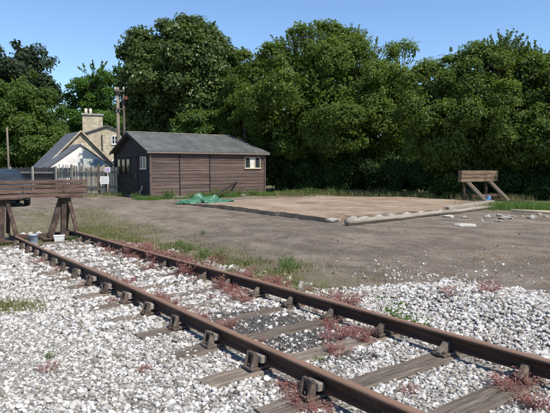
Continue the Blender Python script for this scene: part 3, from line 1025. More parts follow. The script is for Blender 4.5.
# heap of white stone behind the buffer stop
rr = random.Random(77)
for k in range(16):
    tt = 16.0 + rr.uniform(-.4, .5); dd = 2.35 + k * .075 + rr.uniform(-.1, .1); p = TD(tt, dd)
    s = rr.uniform(.07, .13)
    o = link('white_stone', chunk_mesh(500 + k, s * 1.2, s, s * .9), MATS['limestone']); o.location = (p[0], p[1], gz(p[0], p[1]) + s * .4); o.rotation_euler = (0, 0, rr.uniform(0, 6))
    tag(o, 'large white stone in the low heap behind the left buffer stop', 'stone', 'white stones behind the left buffer stop')

# ================================================================== BROWN WOODEN SHED
SX, SY = 6.84, 5.1
shed = empty('wooden_shed', P3(25.3, 10.5, 0.0), TH)
tag(shed, 'low brown weatherboarded shed with grey felt roof at the edge of the trees', 'shed')
EAVE, RIDGE = 2.36, 3.36
COURSE = 0.185


def board_wall(root, org, ux, un, length, z0, z1, mat, joints=(), openings=(), half_top=None, seed=0):
    """weatherboards one by one. org = wall start, ux along, un outward; half_top: gable (z_eave, z_ridge)"""
    rr = random.Random(seed)
    org = np.array(org, float); ux = np.array(ux, float); un = np.array(un, float)
    rows = []
    z = z0
    while z < z1 - .02:
        rows.append((z, min(z + COURSE, z1))); z += COURSE
    for (za, zb) in rows:
        cuts = sorted({za, zb, *[q for (u0, u1, w0, w1) in openings for q in (w0, w1) if za + .01 < q < zb - .01]})
        for c0, c1 in zip(cuts[:-1], cuts[1:]):
            iv = [(0.0, length)]
            for (u0, u1, w0, w1) in openings:
                if c0 >= w0 - .005 and c1 <= w1 + .005:
                    iv = [p for (a, b) in iv for p in ((a, min(b, u0)), (max(a, u1), b)) if p[1] - p[0] > .02]
            for j in joints:
                iv = [p for (a, b) in iv for p in (((a, j - .004), (j + .004, b)) if a < j < b else ((a, b),))]
            for (a, b) in iv:
                at, bt = a, b
                if half_top:
                    ze, zr_ = half_top
                    lim = lambda zz: max(0.0, (zz - ze)) / (zr_ - ze) * length / 2
                    a = max(a, lim(c0)); b = min(b, length - lim(c0)); at = max(at, lim(c1)); bt = min(bt, length - lim(c1))
                    if b - a < .05: continue
                    if bt - at < .02: at = bt = (a + b) / 2; at -= .01; bt += .01
                o0 = .034 + rr.uniform(-.004, .004); o1 = .014
                lo = c0 - (.014 if c0 == za else 0)
                P = lambda u, n_, z_: org + ux * u + un * n_ + np.array([0, 0, z_])
                v = [P(a, 0, lo), P(b, 0, lo), P(b, o0, lo), P(a, o0, lo), P(at, 0, c1), P(bt, 0, c1), P(bt, o1, c1), P(at, o1, c1)]
                link('board', fix_normals(mesh_py('board', v, BOXF)), MATS[mat], root)


J1, J2, J3 = 1.56, 3.31, 5.1
W_SIDE = (5.52, 6.56, 1.50, 2.12)
board_wall(shed, (0, 0, 0), (1, 0, 0), (0, -1, 0), SX, .12, EAVE - .02, 'shed_board', (J1, J2), (W_SIDE,), None, 1)
GW = (2.72, 4.96, 1.07, 2.06); GD = (1.62, 2.50, .0, 2.04); GS = (.48, 1.28, 1.48, 2.10)
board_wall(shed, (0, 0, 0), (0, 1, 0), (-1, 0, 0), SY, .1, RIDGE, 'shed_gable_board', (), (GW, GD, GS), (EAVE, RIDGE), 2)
board_wall(shed, (SX, 0, 0), (0, 1, 0), (1, 0, 0), SY, .1, RIDGE, 'shed_board', (), (), (EAVE, RIDGE), 3)
RW = (.15, 3.4, 1.07, 2.06)
board_wall(shed, (0, SY, 0), (1, 0, 0), (0, 1, 0), SX, .1, EAVE - .02, 'shed_board', (J2,), (RW,), None, 4)
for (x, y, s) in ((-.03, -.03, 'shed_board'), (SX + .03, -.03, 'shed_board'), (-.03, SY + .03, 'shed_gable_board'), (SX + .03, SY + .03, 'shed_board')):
    box('corner_post', (x - .045, x + .045, y - .045, y + .045, 0, EAVE - .02), MATS[s], shed, bev=.005)
for x in (J1, J2):
    box('cover_strip', (x - .022, x + .022, -.058, -.03, .06, EAVE - .02), MATS['shed_gable_board'], shed)
box('plinth', (0, SX, -.02, .1, -.1, .12), MATS['pale_concrete'], shed)
box('plinth', (-.02, .1, .12, SY, -.1, .1), MATS['pale_concrete'], shed)
box('plinth', (SX - .1, SX, .12, SY, -.1, .1), MATS['pale_concrete'], shed)
box('plinth', (.1, SX - .1, SY - .1, SY, -.1, .1), MATS['pale_concrete'], shed)
box('floor_deck', (.11, SX - .11, .11, SY - .11, .02, .08), MATS['fence_dark'], shed)


def window(root, org, ux, un, u0, u1, z0, z1, frame_mat, panes, t=.05, bars=()):
    """framed window: panes is a list of material names, left to right"""
    org = np.array(org, float); ux = np.array(ux, float); un = np.array(un, float)

    def slab_(m, a, b, c, d, n0, n1):
        P = lambda u, n_, z_: org + ux * u + un * n_ + np.array([0, 0, z_])
        m.add([P(a, n0, c), P(b, n0, c), P(b, n1, c), P(a, n1, c), P(a, n0, d), P(b, n0, d), P(b, n1, d), P(a, n1, d)], BOXF)
    m = MB()
    for (a, b, c, d) in ((u0, u1, z1 - t, z1), (u0, u1, z0, z0 + t), (u0, u0 + t, z0 + t, z1 - t), (u1 - t, u1, z0 + t, z1 - t)): slab_(m, a, b, c, d, -.03, .05)
    k = len(panes); wd = (u1 - u0 - t) / k
    for i in range(1, k):
        c = u0 + t / 2 + wd * i; slab_(m, c - t * .45, c + t * .45, z0 + t, z1 - t, -.025, .045)
    for zz in bars: slab_(m, u0 + t, u1 - t, zz - .014, zz + .014, -.012, .03)
    me = fix_normals(mesh_py('window_frame', m.v, m.f))
    fr = link('window', me, MATS[frame_mat], root)
    for i, pm in enumerate(panes):
        if pm is None: continue
        m = MB(); slab_(m, u0 + t * .6 + wd * i, u0 + t * .4 + wd * (i + 1), z0 + t * .6, z1 - t * .6, -.004, .004)
        link('pane', fix_normals(mesh_py('pane', m.v, m.f)), MATS[pm], fr)
    m = MB(); slab_(m, u0 - .04, u1 + .04, z0 - .035, z0 - .002, -.02, .085)
    link('sill', fix_normals(mesh_py('sill', m.v, m.f)), MATS[frame_mat], fr)
    return fr


window(shed, (0, 0, 0), (1, 0, 0), (0, -1, 0), *W_SIDE, 'cream_paint', ['glass_dark', 'pale_paint', 'glass_dark'], .035)
window(shed, (0, 0, 0), (0, 1, 0), (-1, 0, 0), *GW, 'shed_gable_board', ['glass_clear'] * 3, .07, (1.56,))
window(shed, (0, 0, 0), (0, 1, 0), (-1, 0, 0), *GS, 'pale_paint', ['glass_dark', 'glass_dark'], .05)
window(shed, (0, SY, 0), (1, 0, 0), (0, 1, 0), *RW, 'shed_gable_board', ['glass_clear'] * 3, .06)
# plank door in the gable
dr = box('door', (-.03, .02, GD[0] + .06, GD[1] - .06, .1, GD[3] - .06), MATS['shed_gable_board'], shed, bev=.005)
for k in range(4):
    y0 = GD[0] + .07 + k * .183
    box('door_plank', (-.052, -.03, y0, y0 + .17, .1, GD[3] - .07), MATS['shed_gable_board'], dr, bev=.004)
tube('handle', [(-.055, GD[0] + .14, 1.0), (-.1, GD[0] + .14, 1.02), (-.1, GD[0] + .14, 1.14), (-.055, GD[0] + .14, 1.16)], .01, MATS['galvanised'], dr, 6)
m = MB(); m.box(-.05, .04, GD[0], GD[0] + .06, .1, GD[3]); m.box(-.05, .04, GD[1] - .06, GD[1], .1, GD[3]); m.box(-.05, .04, GD[0] + .06, GD[1] - .06, GD[3] - .06, GD[3])
m.build('door_frame', MATS['shed_gable_board'], shed)
# standpipe by the gable
tube('drain_pipe', [(-.16, 1.05, 0), (-.16, 1.05, .32), (-.13, .9, .42), (-.12, .86, .62)], .028, MATS['pale_paint'], shed, 8)
# roof: front and rear slopes, hipped at the far right end, laid with felt strips
ov, gb = .22, .28
sl = (RIDGE - EAVE) / (SY / 2)
ze = EAVE - ov * sl + .06; zr_ = RIDGE + .06
HIPX = SX - .72


def roof_strip(root, x0, x1, i, n, front=True):
    """one felt sheet; x at the ridge is clipped by the hip"""
    y_e = -ov if front else SY + ov
    y_r = SY / 2
    xr0, xr1 = min(x0, HIPX), min(x1, HIPX)
    up = .006 * (i % 2)
    th = .035
    if xr1 - xr0 > .03:
        q = [(x0, y_e, ze), (x1, y_e, ze), (xr1, y_r, zr_), (xr0, y_r, zr_)]
    else:
        # the strip runs into the hip line
        def hip(x):
            f_ = (x - HIPX) / (SX + gb - HIPX); return (x, y_r + (y_e - y_r) * f_, zr_ + (ze - zr_) * f_)
        q = [(x0, y_e, ze), (x1, y_e, ze), hip(x1), hip(x0)]
    v = [(a, b, c + up) for a, b, c in q] + [(a, b, c + up + th) for a, b, c in q]
    return link('felt_sheet', fix_normals(mesh_py('felt_sheet', v, BOXF)), MATS['roof_felt'], root)


rf = empty('roof', (0, 0, 0)); rf.parent = shed
xs = [-gb, .75, 1.78, 2.8, 3.83, 4.85, 5.88, HIPX, SX + gb - .02]
for i in range(len(xs) - 1):
    roof_strip(rf, xs[i], xs[i + 1] + .03, i, len(xs))
    roof_strip(rf, xs[i], xs[i + 1] + .03, i, len(xs), False)
v = [(SX + gb, -ov, ze), (SX + gb, SY + ov, ze), (HIPX, SY / 2, zr_)]
v = v + [(a, b, c + .035) for a, b, c in v]
link('felt_sheet', fix_normals(mesh_py('felt_sheet', v, [(0, 1, 2), (3, 5, 4), (0, 3, 4, 1), (1, 4, 5, 2), (2, 5, 3, 0)])), MATS['roof_felt'], rf)
m = MB(); m.bar((-gb - .01, SY / 2, zr_ + .04), (HIPX, SY / 2, zr_ + .04), .16, .025); m.build('ridge_capping', MATS['pale_concrete'], rf)
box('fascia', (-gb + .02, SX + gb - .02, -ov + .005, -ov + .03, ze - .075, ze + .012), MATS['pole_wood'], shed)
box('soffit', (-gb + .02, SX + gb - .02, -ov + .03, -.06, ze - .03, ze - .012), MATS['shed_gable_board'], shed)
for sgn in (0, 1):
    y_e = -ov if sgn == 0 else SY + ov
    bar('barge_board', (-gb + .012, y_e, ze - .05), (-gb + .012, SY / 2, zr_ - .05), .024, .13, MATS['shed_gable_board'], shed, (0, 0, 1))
    if sgn == 0: bar('gutter_batten', (SX + gb - .014, -ov, ze - .05), (SX + gb - .014, SY + ov, ze - .05), .024, .1, MATS['shed_gable_board'], shed)

# ================================================================== TARPAULIN, LEANING BAR
c0 = TD(20.6, 11.0)
nx_, ny_ = 90, 60
u = np.linspace(-1, 1, nx_); v_ = np.linspace(-1, 1, ny_)
U, V = np.meshgrid(u, v_)
rad_ = np.hypot(U, V)
hgt = .22 * np.clip(1 - rad_ ** 2.2, 0, 1) ** .6 * (0.6 + 1.1 * fbm(U * 3.4, V * 2.2, 71)) + .30 * np.abs(fbm(U * 3.2 + V * 1.5, V * 4 - U, 72))  * np.clip(1.3 - rad_, 0, 1) + .05 * np.abs(fbm(U * 17, V * 12, 75)) + .012
edge = 1 + .45 * fbm(U * 2.2, V * 2.2, 73) + .2 * fbm(U * 7, V * 7, 74)
ang = .42
TX = U * 1.12 * edge; TY = V * .75 * edge
WX = c0[0] + TX * math.cos(ang) - TY * math.sin(ang); WY = c0[1] + TX * math.sin(ang) + TY * math.cos(ang)
WZ = ground(WX, WY) + np.maximum(hgt, .012)
kk = rad_.ravel() < 1.0
ii = np.arange(nx_ * ny_).reshape(ny_, nx_)
fs = np.stack([ii[:-1, :-1], ii[:-1, 1:], ii[1:, 1:], ii[1:, :-1]], -1).reshape(-1, 4)
fs = fs[np.all(kk[fs], axis=1)]
me = mesh_np('tarpaulin', np.stack([WX, WY, WZ], -1).reshape(-1, 3), fs, True)
bm = bmesh.new(); bm.from_mesh(me); bmesh.ops.delete(bm, geom=[v for v in bm.verts if not v.link_faces], context='VERTS'); bm.to_mesh(me); bm.free()
o = link('tarpaulin', me, MATS['tarpaulin'])
sm = o.modifiers.new('thickness', 'SOLIDIFY'); sm.thickness = .008
tag(o, 'crumpled green tarpaulin heaped on the ground in front of the shed', 'tarpaulin')
wallp = np.array(P3(25.3, 10.5, 0)) + np.array([*(Nv * 4.95), 0]) - np.array([*(Dv * .075), 0])
o = tube('iron_bar', [(-3.15, 24.9, .03), (float(wallp[0]), float(wallp[1]), .74)], .045, MATS['dark_metal'], None, 8)
tag(o, 'dark round bar leaning from the tarpaulin against the shed wall', 'bar')

# ================================================================== COTTAGE AND STONE HOUSE
def prism_roof(root, name, x0, x1, y0, y1, ze, zr, mat, th=.1, ov=.25, axis='y'):
    """two pitched slabs, ridge along local y"""
    xm = (x0 + x1) / 2; s = (zr - ze) / (xm - x0)
    for sgn in (-1, 1):
        xe = (x0 - ov) if sgn < 0 else (x1 + ov)
        q = [(xe, y0, ze - ov * s), (xe, y1, ze - ov * s), (xm, y1, zr), (xm, y0, zr)]
        v = q + [(a, b, c + th) for a, b, c in q]
        link(name, fix_normals(mesh_py(name, v, BOXF)), MATS[mat], root)


def gable_wall(name, root, x0, x1, y, th, ze, zr, mat):
    xm = (x0 + x1) / 2
    v = [(x0, y, 0), (x1, y, 0), (x1, y, ze), (xm, y, zr), (x0, y, ze)]
    v = v + [(a, b + th, c) for a, b, c in v]
    f = [(0, 1, 2, 3, 4), (9, 8, 7, 6, 5)] + [(i, (i + 1) % 5 + 0, (i + 1) % 5 + 5, i + 5) for i in range(5)]
    return link(name, fix_normals(mesh_py(name, v, f)), MATS[mat], root)


cot = empty('stone_cottage', P3(47.06, 13.27, -.1), TH)     # local x across the gable, y back along the ridge
tag(cot, 'low stone cottage with steep grey slate roof and white rendered gable extension', 'house')
hw = 2.83
gable_wall('gable_wall', cot, -hw, hw, 0, .3, 1.75, 4.62, 'sandstone')
gable_wall('gable_wall', cot, -hw, hw, 4.4, .3, 1.75, 4.62, 'sandstone')
box('side_wall', (-hw, -hw + .3, .3, 4.4, 0, 1.75), MATS['sandstone'], cot)
box('side_wall', (hw - .3, hw, .3, 4.4, 0, 1.75), MATS['sandstone'], cot)
prism_roof(cot, 'roof_slope', -hw, hw, -.08, 4.8, 1.75, 4.64, 'slate', .09, .3)
# white extension in front, a little lower
ex = -2.4
gable_wall('extension_wall', cot, -3.2, 1.75, ex, .2, 1.7, 3.45, 'white_render')
box('extension_side', (-3.2, -3.0, ex + .2, -.01, 0, 1.7), MATS['white_render'], cot)
box('extension_side', (1.55, 1.75, ex + .2, -.01, 0, 1.7), MATS['white_render'], cot)
prism_roof(cot, 'extension_roof', -3.2, 1.75, ex - .12, -.02, 1.7, 3.46, 'slate', .08, .28)
window(cot, (0, ex, 0), (1, 0, 0), (0, -1, 0), -2.45, -1.3, .95, 1.6, 'dark_metal', ['glass_dark', 'glass_dark'], .08)
window(cot, (0, ex, 0), (1, 0, 0), (0, -1, 0), -.3, .6, .9, 1.6, 'white_paint', ['glass_dark', 'glass_dark'], .08)
# coping stones along the front gable
s_ = (4.62 - 1.75) / hw
for sgn in (-1, 1):
    bar('coping', (sgn * (hw + .12), -.17, 1.75 - .12 * s_ + .1), (0, -.17, 4.74), .16, .1, MATS['sandstone'], cot)

# small grey lean-to roof behind the palisade
lt = empty('lean_to', (-13.35, 40.2, 0), TH); tag(lt, 'small grey-green roofed lean-to beneath the white gable', 'lean-to')
box('wall', (-.85, .85, 0, 1.4, 0, 1.45), MATS['fence_grey'], lt)
v = [(-.95, -.15, 1.42), (.95, -.15, 1.42), (.6, 1.5, 2.15), (-.6, 1.5, 2.15)]
v = v + [(a, b, c + .06) for a, b, c in v]
link('roof', fix_normals(mesh_py('roof', v, BOXF)), MATS['mossy_roof'], lt)

Yh = 54.0
h2 = empty('stone_house', ((100 - 275) / 535 * Yh, Yh, -.1), R(22))
tag(h2, 'tall sandstone house with a broad chimney stack behind the cottage', 'house')
gable_wall('gable_wall', h2, -2.0, 3.6, 0, .35, 4.75, 5.75, 'sandstone')
gable_wall('gable_wall', h2, -2.0, 3.6, 6, .35, 4.75, 5.75, 'sandstone')
box('side_wall', (-2.0, -1.65, .35, 6, 0, 4.75), MATS['sandstone'], h2)
box('side_wall', (3.25, 3.6, .35, 6, 0, 4.75), MATS['sandstone'], h2)
prism_roof(h2, 'roof_slope', -2.0, 3.6, -.2, 6.5, 4.75, 5.77, 'slate', .1, .25)
window(h2, (0, 0, 0), (1, 0, 0), (0, -1, 0), 1.2, 1.85, 3.95, 4.85, 'white_paint', ['glass_dark', 'glass_dark'], .09, (4.4,))
window(h2, (0, 0, 0), (1, 0, 0), (0, -1, 0), 1.2, 1.85, 1.3, 2.4, 'white_paint', ['glass_dark', 'glass_dark'], .09, (1.9,))
tube('drainpipe', [(.3, -.08, 0), (.3, -.08, 4.9)], .06, MATS['dark_metal'], h2, 8)
ch = box('chimney', (-1.5, .45, .5, 1.6, 4.6, 6.85), MATS['sandstone'], h2, bev=.02)
box('chimney_cap', (-1.61, .56, .39, 1.71, 6.85, 7.02), MATS['pale_concrete'], ch, bev=.02)
for x in (-1.12, -.68):
    tube('chimney_pot', [(x, 1.05, 7.02), (x, 1.05, 7.2), (x, 1.05, 7.55)], [.17, .14, .155], MATS['clay_pot'], ch, 10)

# ================================================================== FENCES, SIGNS
def fence_run(name, label, a, b, h, mats, bw=.15, gap=.03, seed=0, hvar=.06, z0=0.0):
    a = np.array(a, float); b = np.array(b, float)
    L = np.linalg.norm(b - a); ang = math.atan2(b[1] - a[1], b[0] - a[0])
    e = empty(name, (a[0], a[1], gz(*a) + z0), ang)
    tag(e, label, 'fence')
    rr = random.Random(seed)
    x = 0.0; k = 0
    while x < L - bw * .5:
        hh = h + rr.uniform(-hvar, hvar)
        w_ = bw * rr.uniform(.85, 1.1)
        v = [(x, -.012, .04), (x + w_, -.012, .04), (x + w_, .012, .04), (x, .012, .04), (x, -.012, hh), (x + w_, -.012, hh - rr.uniform(-.02, .02)), (x + w_, .012, hh), (x, .012, hh)]
        ln = rr.uniform(-.012, .012)
        v = [(p_[0] + ln * p_[2], p_[1], p_[2]) for p_ in v]
        link('board', mesh_py('board', v, BOXF), MATS[mats(x / L, rr)], e)
        x += w_ + gap * rr.uniform(.5, 1.8); k += 1
    for z in (.45, h * .8):
        bar('rail', (0, .05, z), (L, .05, z), .05, .09, MATS['fence_grey'], e)
    n_ = max(2, int(L / 1.9) + 1)
    for i in range(n_):
        xx = L * i / (n_ - 1)
        bar('post', (xx, .12, -.3), (xx, .12, h + .08), .1, .1, MATS['fence_grey'], e, (0, 1, 0))
    return e


def px(p, Y): return (p - 275) / 535 * Y


fR, fM, fL = (-8.55, 30.4), (-11.9, 31.6), (-13.35, 32.9)
fence_run('board_fence', 'weathered tan upright board fence joining the left corner of the shed', fR, fM, 1.62,
          lambda u, r_: 'fence_board' if u < .62 or r_.random() < .25 else 'fence_grey', .13, .035, 3, .09)
fence_run('picket_fence', 'open grey picket fence between the tan boards and the dark fence', fM, fL, 1.55, lambda u, r_: 'fence_grey' if r_.random() < .6 else 'fence_board', .09, .1, 4, .22)
fence_run('dark_fence', 'dark close-boarded fence below the white cottage behind the car', fL, (-20.5, 36.0), 1.52, lambda u, r_: 'fence_dark', .14, .012, 5, .05)
# dark gate posts standing proud of the fence
for k, (p_, Y_) in enumerate(((99.0, 30.2), (106.5, 29.9))):
    o = bar('gate_post', (px(p_, Y_), Y_, 0), (px(p_, Y_), Y_, 1.75 - .05 * k), .11, .11, MATS['pole_dark'], None, (0, 1, 0), .01)
    tag(o, ('dark gate post left of the white notice' if k == 0 else 'dark gate post right of the white notice, beside the shed'), 'post')
Y_ = 29.78
sg = empty('notice_board', (px(104.5, Y_), Y_ + .1, .55), .1); tag(sg, 'white rectangular notice fixed between the dark gate posts', 'sign')
box('panel', (-.24, .24, -.13, -.11, .08, .50), MATS['white_paint'], sg, bev=.004)
m = MB()
for z in (.18, .26, .34, .42): m.box(-.18, .18 - .07 * (z > .4), -.133, -.1315, z, z + .02)
m.build('print', MATS['fence_grey'], sg)
box('batten', (-.3, .3, -.108, -.07, .24, .32), MATS['fence_board'], sg)
sg = empty('purple_notice', (px(107.8, Y_), Y_ + .02, .0), .1); tag(sg, 'small pale purple notice above the white one by the shed', 'sign')
box('panel', (-.15, .15, -.05, -.03, 1.27, 1.56), MATS['white_paint'], sg, bev=.004)
box('print', (-.12, .12, -.054, -.051, 1.31, 1.52), MATS['purple_print'], sg)
box('stake', (-.03, .03, -.028, .02, -.1, 1.5), MATS['fence_board'], sg)

# ================================================================== POLES
up = empty('utility_pole', (px(119.3, 35), 35, 0)); tag(up, 'tall twin wooden utility pole behind the left end of the shed', 'pole')
tube('pole', [(0, 0, -.5), (0, 0, 3), (.02, 0, 6.7)], [.12, .11, .095], MATS['pole_wood'], up, 12)
tube('pole', [(.37, .1, -.5), (.37, .1, 3), (.36, .1, 6.25)], [.085, .08, .07], MATS['pole_dark'], up, 12)
bar('crossarm', (-.15, -.16, 6.45), (.5, -.16, 6.45), .1, .12, MATS['pole_dark'], up)
bar('crossarm', (-.1, -.14, 5.3), (.5, -.14, 5.3), .08, .1, MATS['pole_dark'], up)
box('terminal_box', (.46, .66, -.15, .02, 5.9, 6.1), MATS['red_paint'], up, bev=.01)
for x in (-.1, .45):
    tube('insulator', [(x, -.16, 6.51), (x, -.16, 6.6), (x, -.16, 6.7)], [.05, .06, .03], MATS['pale_paint'], up, 8)
o = tube('slim_post', [(px(9.5, 31), 31, -.2), (px(9.0, 31), 31, 3.85)], [.065, .05], MATS['pole_wood'], None, 8)
tag(o, 'slim pale upright post at the left edge behind the car', 'post')

# ================================================================== CAR
car = empty('parked_car', (-11.45, 22.5, gz(-11.45, 22.5)), math.atan2(-.83, .55))    # local +x forward
tag(car, 'dark teal car parked behind the left buffer stop, cut by the frame edge', 'car')


def loft(name, secs, mat, parent, smooth=True):
    """secs: list of rings (same count); caps at both ends"""
    k = len(secs[0]); v = [p for s in secs for p in s]; f = []
    for i in range(len(secs) - 1):
        for j in range(k):
            j2 = (j + 1) % k; f.append((i * k + j, i * k + j2, (i + 1) * k + j2, (i + 1) * k + j))
    f.append(tuple(range(k))); f.append(tuple((len(secs) - 1) * k + j for j in range(k - 1, -1, -1)))
    me = fix_normals(mesh_py(name, v, f, smooth))
    return link(name, me, MATS[mat], parent)


def ring(x, hw_, z0, z1, rr_=.12, n=5):
    pts_ = []
    for cx_, cz_, a0 in ((hw_ - rr_, z0 + rr_, -90), (hw_ - rr_, z1 - rr_, 0), (-hw_ + rr_, z1 - rr_, 90), (-hw_ + rr_, z0 + rr_, 180)):
        for i in range(n):
            a_ = R(a0 + 90 * i / (n - 1)); pts_.append((x, cx_ + rr_ * math.cos(a_), cz_ + rr_ * math.sin(a_)))
    return pts_


body = loft('body', [ring(-2.03, .66, .38, .86), ring(-1.95, .78, .28, .94), ring(-1.2, .84, .22, .96), ring(0, .85, .2, .95), ring(.85, .84, .2, .93), ring(1.5, .81, .22, .86), ring(1.92, .74, .28, .74, .14), ring(2.05, .6, .36, .62, .1)], 'car_paint', car)
loft('cabin', [ring(-1.88, .60, .86, 1.0, .06), ring(-1.55, .63, .88, 1.36, .12), ring(-.9, .64, .88, 1.45, .12), ring(-.2, .64, .88, 1.46, .12), ring(.3, .62, .88, 1.4, .12), ring(1.1, .62, .86, .95, .03)], 'glass_dark', car)
loft('roof_panel', [ring(-1.55, .52, 1.35, 1.385, .015), ring(-.9, .55, 1.44, 1.475, .015), ring(-.2, .55, 1.45, 1.485, .015), ring(.25, .53, 1.405, 1.43, .012)], 'car_paint', car)
for sy in (-1, 1):
    bar('windscreen_pillar', (.27, sy * .58, 1.40), (1.12, sy * .64, .93), .06, .05, MATS['car_paint'], car)
    bar('door_pillar', (-.35, sy * .60, 1.44), (-.3, sy * .66, .93), .07, .06, MATS['car_paint'], car, (1, 0, 0))
    bar('rear_pillar', (-1.5, sy * .58, 1.36), (-1.75, sy * .66, .93), .14, .06, MATS['car_paint'], car, (1, 0, 0))
    m = MB(); m.box(.78, .95, sy * .92 - .07, sy * .92 + .07, .95, 1.08); m.build('wing_mirror', MATS['car_paint'], car, bev=.03)
    hl = MB(); hl.add([(1.76, sy * .45, .62), (1.97, sy * .45, .60), (1.9, sy * .72, .62), (1.7, sy * .785, .64), (1.72, sy * .45, .77), (1.9, sy * .45, .72), (1.84, sy * .71, .74), (1.66, sy * .78, .78)], BOXF)
    o = hl.build('headlight', MATS['headlamp_glass'], car, bev=.015); fix_normals(o.data)
    m = MB(); m.box(-2.03, -1.9, sy * .62 - .08, sy * .62 + .08, .68, .88); m.build('tail_light', MATS['red_lens'], car, bev=.02)
    for xw in (-1.28, 1.28):
        y0_ = sy * .72
        wprof = [(.20, -.09), (.29, -.09), (.31, -.06), (.31, .06), (.29, .09), (.20, .09)]
        v = []; f = []
        for k in range(24):
            a_ = 2 * math.pi * k / 24
            for (r_, yy) in wprof: v.append((xw + r_ * math.cos(a_), y0_ + yy, .31 + r_ * math.sin(a_)))
        for k in range(24):
            for j in range(6):
                f.append((k * 6 + j, ((k + 1) % 24) * 6 + j, ((k + 1) % 24) * 6 + (j + 1) % 6, k * 6 + (j + 1) % 6))
        wh = link('wheel', fix_normals(mesh_py('wheel', v, f, True)), MATS['tyre'], car)
        v, f = tube_vf([(xw, y0_ - .07, .31), (xw, y0_ + .07, .31)], .205, 20)
        link('rim', fix_normals(mesh_py('rim', v, f)), MATS['alloy'], wh)
m = MB(); m.box(1.98, 2.09, -.62, .62, .30, .47); m.build('bumper', MATS['black_plastic'], car, bev=.03)
m = MB(); m.box(1.97, 2.06, -.36, .36, .5, .61); m.build('grille', MATS['black_plastic'], car, bev=.01)
m = MB(); m.box(2.085, 2.097, -.25, .25, .34, .44); m.build('number_plate', MATS['white_paint'], car)

# ================================================================== TREES
def leaf_quads(pos, nrm, ln, wd, r):
    """one folded, pointed leaf per position: 4 verts, 2 triangles"""
    n = len(pos)
    a = r.normal(size=(n, 3)); a -= (a * nrm).sum(1)[:, None] * nrm
    a /= np.linalg.norm(a, axis=1)[:, None] + 1e-9
    b = np.cross(nrm, a)
    L = ln[:, None]; W = wd[:, None]
    fold = nrm * (W * .28)
    v = np.stack([pos - a * L * .5, pos + b * W * .5 + fold - a * L * .08, pos + a * L * .5 - nrm * L * .1, pos - b * W * .5 + fold - a * L * .08], 1)
    return v.reshape(-1, 3)


def quad_tris(n):
    k = (np.arange(n) * 4)[:, None]
    return np.concatenate([k + np.array([0, 1, 2]), k + np.array([0, 2, 3])], 1).reshape(-1, 3)


def crown_points(blobs, n_leaf, crad, per, r, shell=(.66, 1.04), hang=.0, back=.55):
    """leaf positions in clumps near the surface of a union of ellipsoids"""
    bl = np.array(blobs, float)
    area = (bl[:, 3] * bl[:, 4] * bl[:, 5]) ** (2 / 3)
    ncl = max(20, int(n_leaf / per))
    # each lobe carries a skin of smaller boughs, each bough a skin of leaf clumps
    nsub = np.clip((area / area.sum() * ncl / 9).astype(int), 7, 60)
    sb, sd2, sr = [], [], []
    for i, b in enumerate(bl):
        d0 = r.normal(size=(nsub[i], 3)); d0 /= np.linalg.norm(d0, axis=1)[:, None]
        rm = b[3:].mean(); rs = rm * np.clip(r.lognormal(-1.25, .3, nsub[i]), .16, .5)
        lump = 1 + .2 * fbm(d0[:, 0] * 2.3 + i * 3.1, d0[:, 2] * 2.3 + d0[:, 1] * 1.7 + i, 5)
        sb.append(b[:3] + d0 * b[3:] * (np.clip(1.02 - .7 * rs / rm, .4, 1) * lump)[:, None]); sd2.append(d0); sr.append(rs)
    sb = np.concatenate(sb); sd2 = np.concatenate(sd2); sr = np.concatenate(sr)
    own = np.repeat(np.arange(len(bl)), nsub)
    si_ = r.choice(len(sb), ncl * 3, p=sr ** 2 / (sr ** 2).sum())
    bi = own[si_]
    dr = r.normal(size=(ncl * 3, 3)); dr /= np.linalg.norm(dr, axis=1)[:, None]
    dr = dr + sd2[si_] * .75 + np.array([0, 0, .3]); dr /= np.linalg.norm(dr, axis=1)[:, None]
    c = sb[si_] + dr * (sr[si_] * r.uniform(.7, 1.1, ncl * 3))[:, None]
    q = ((c[:, None, :] - bl[None, :, :3]) / bl[None, :, 3:])
    dist = np.linalg.norm(q, axis=2); dist[np.arange(len(c)), bi] = 9
    keep = dist.min(1) > .68
    keep &= (sd2[si_][:, 1] < .35) | (r.random(len(c)) < back)
    keep &= c[:, 2] > .15
    c = c[keep][:ncl]; dr = dr[keep][:ncl]
    k = len(c)
    m = r.poisson(per, k)
    rep = np.repeat(np.arange(k), m)
    cr = crad * r.uniform(.6, 1.35, k)
    off = r.normal(size=(len(rep), 3)); off /= np.linalg.norm(off, axis=1)[:, None]
    off *= (r.random(len(rep)) ** .45)[:, None] * cr[rep][:, None] * np.array([1, 1, .72])
    pos = c[rep] + off
    out = off / (cr[rep][:, None]) * .6 + dr[rep] * .75 + np.array([0, 0, .55]) + r.normal(size=(len(rep), 3)) * .42
    out /= np.linalg.norm(out, axis=1)[:, None]
    pos[:, 2] -= hang * r.random(len(rep))
    return pos, out


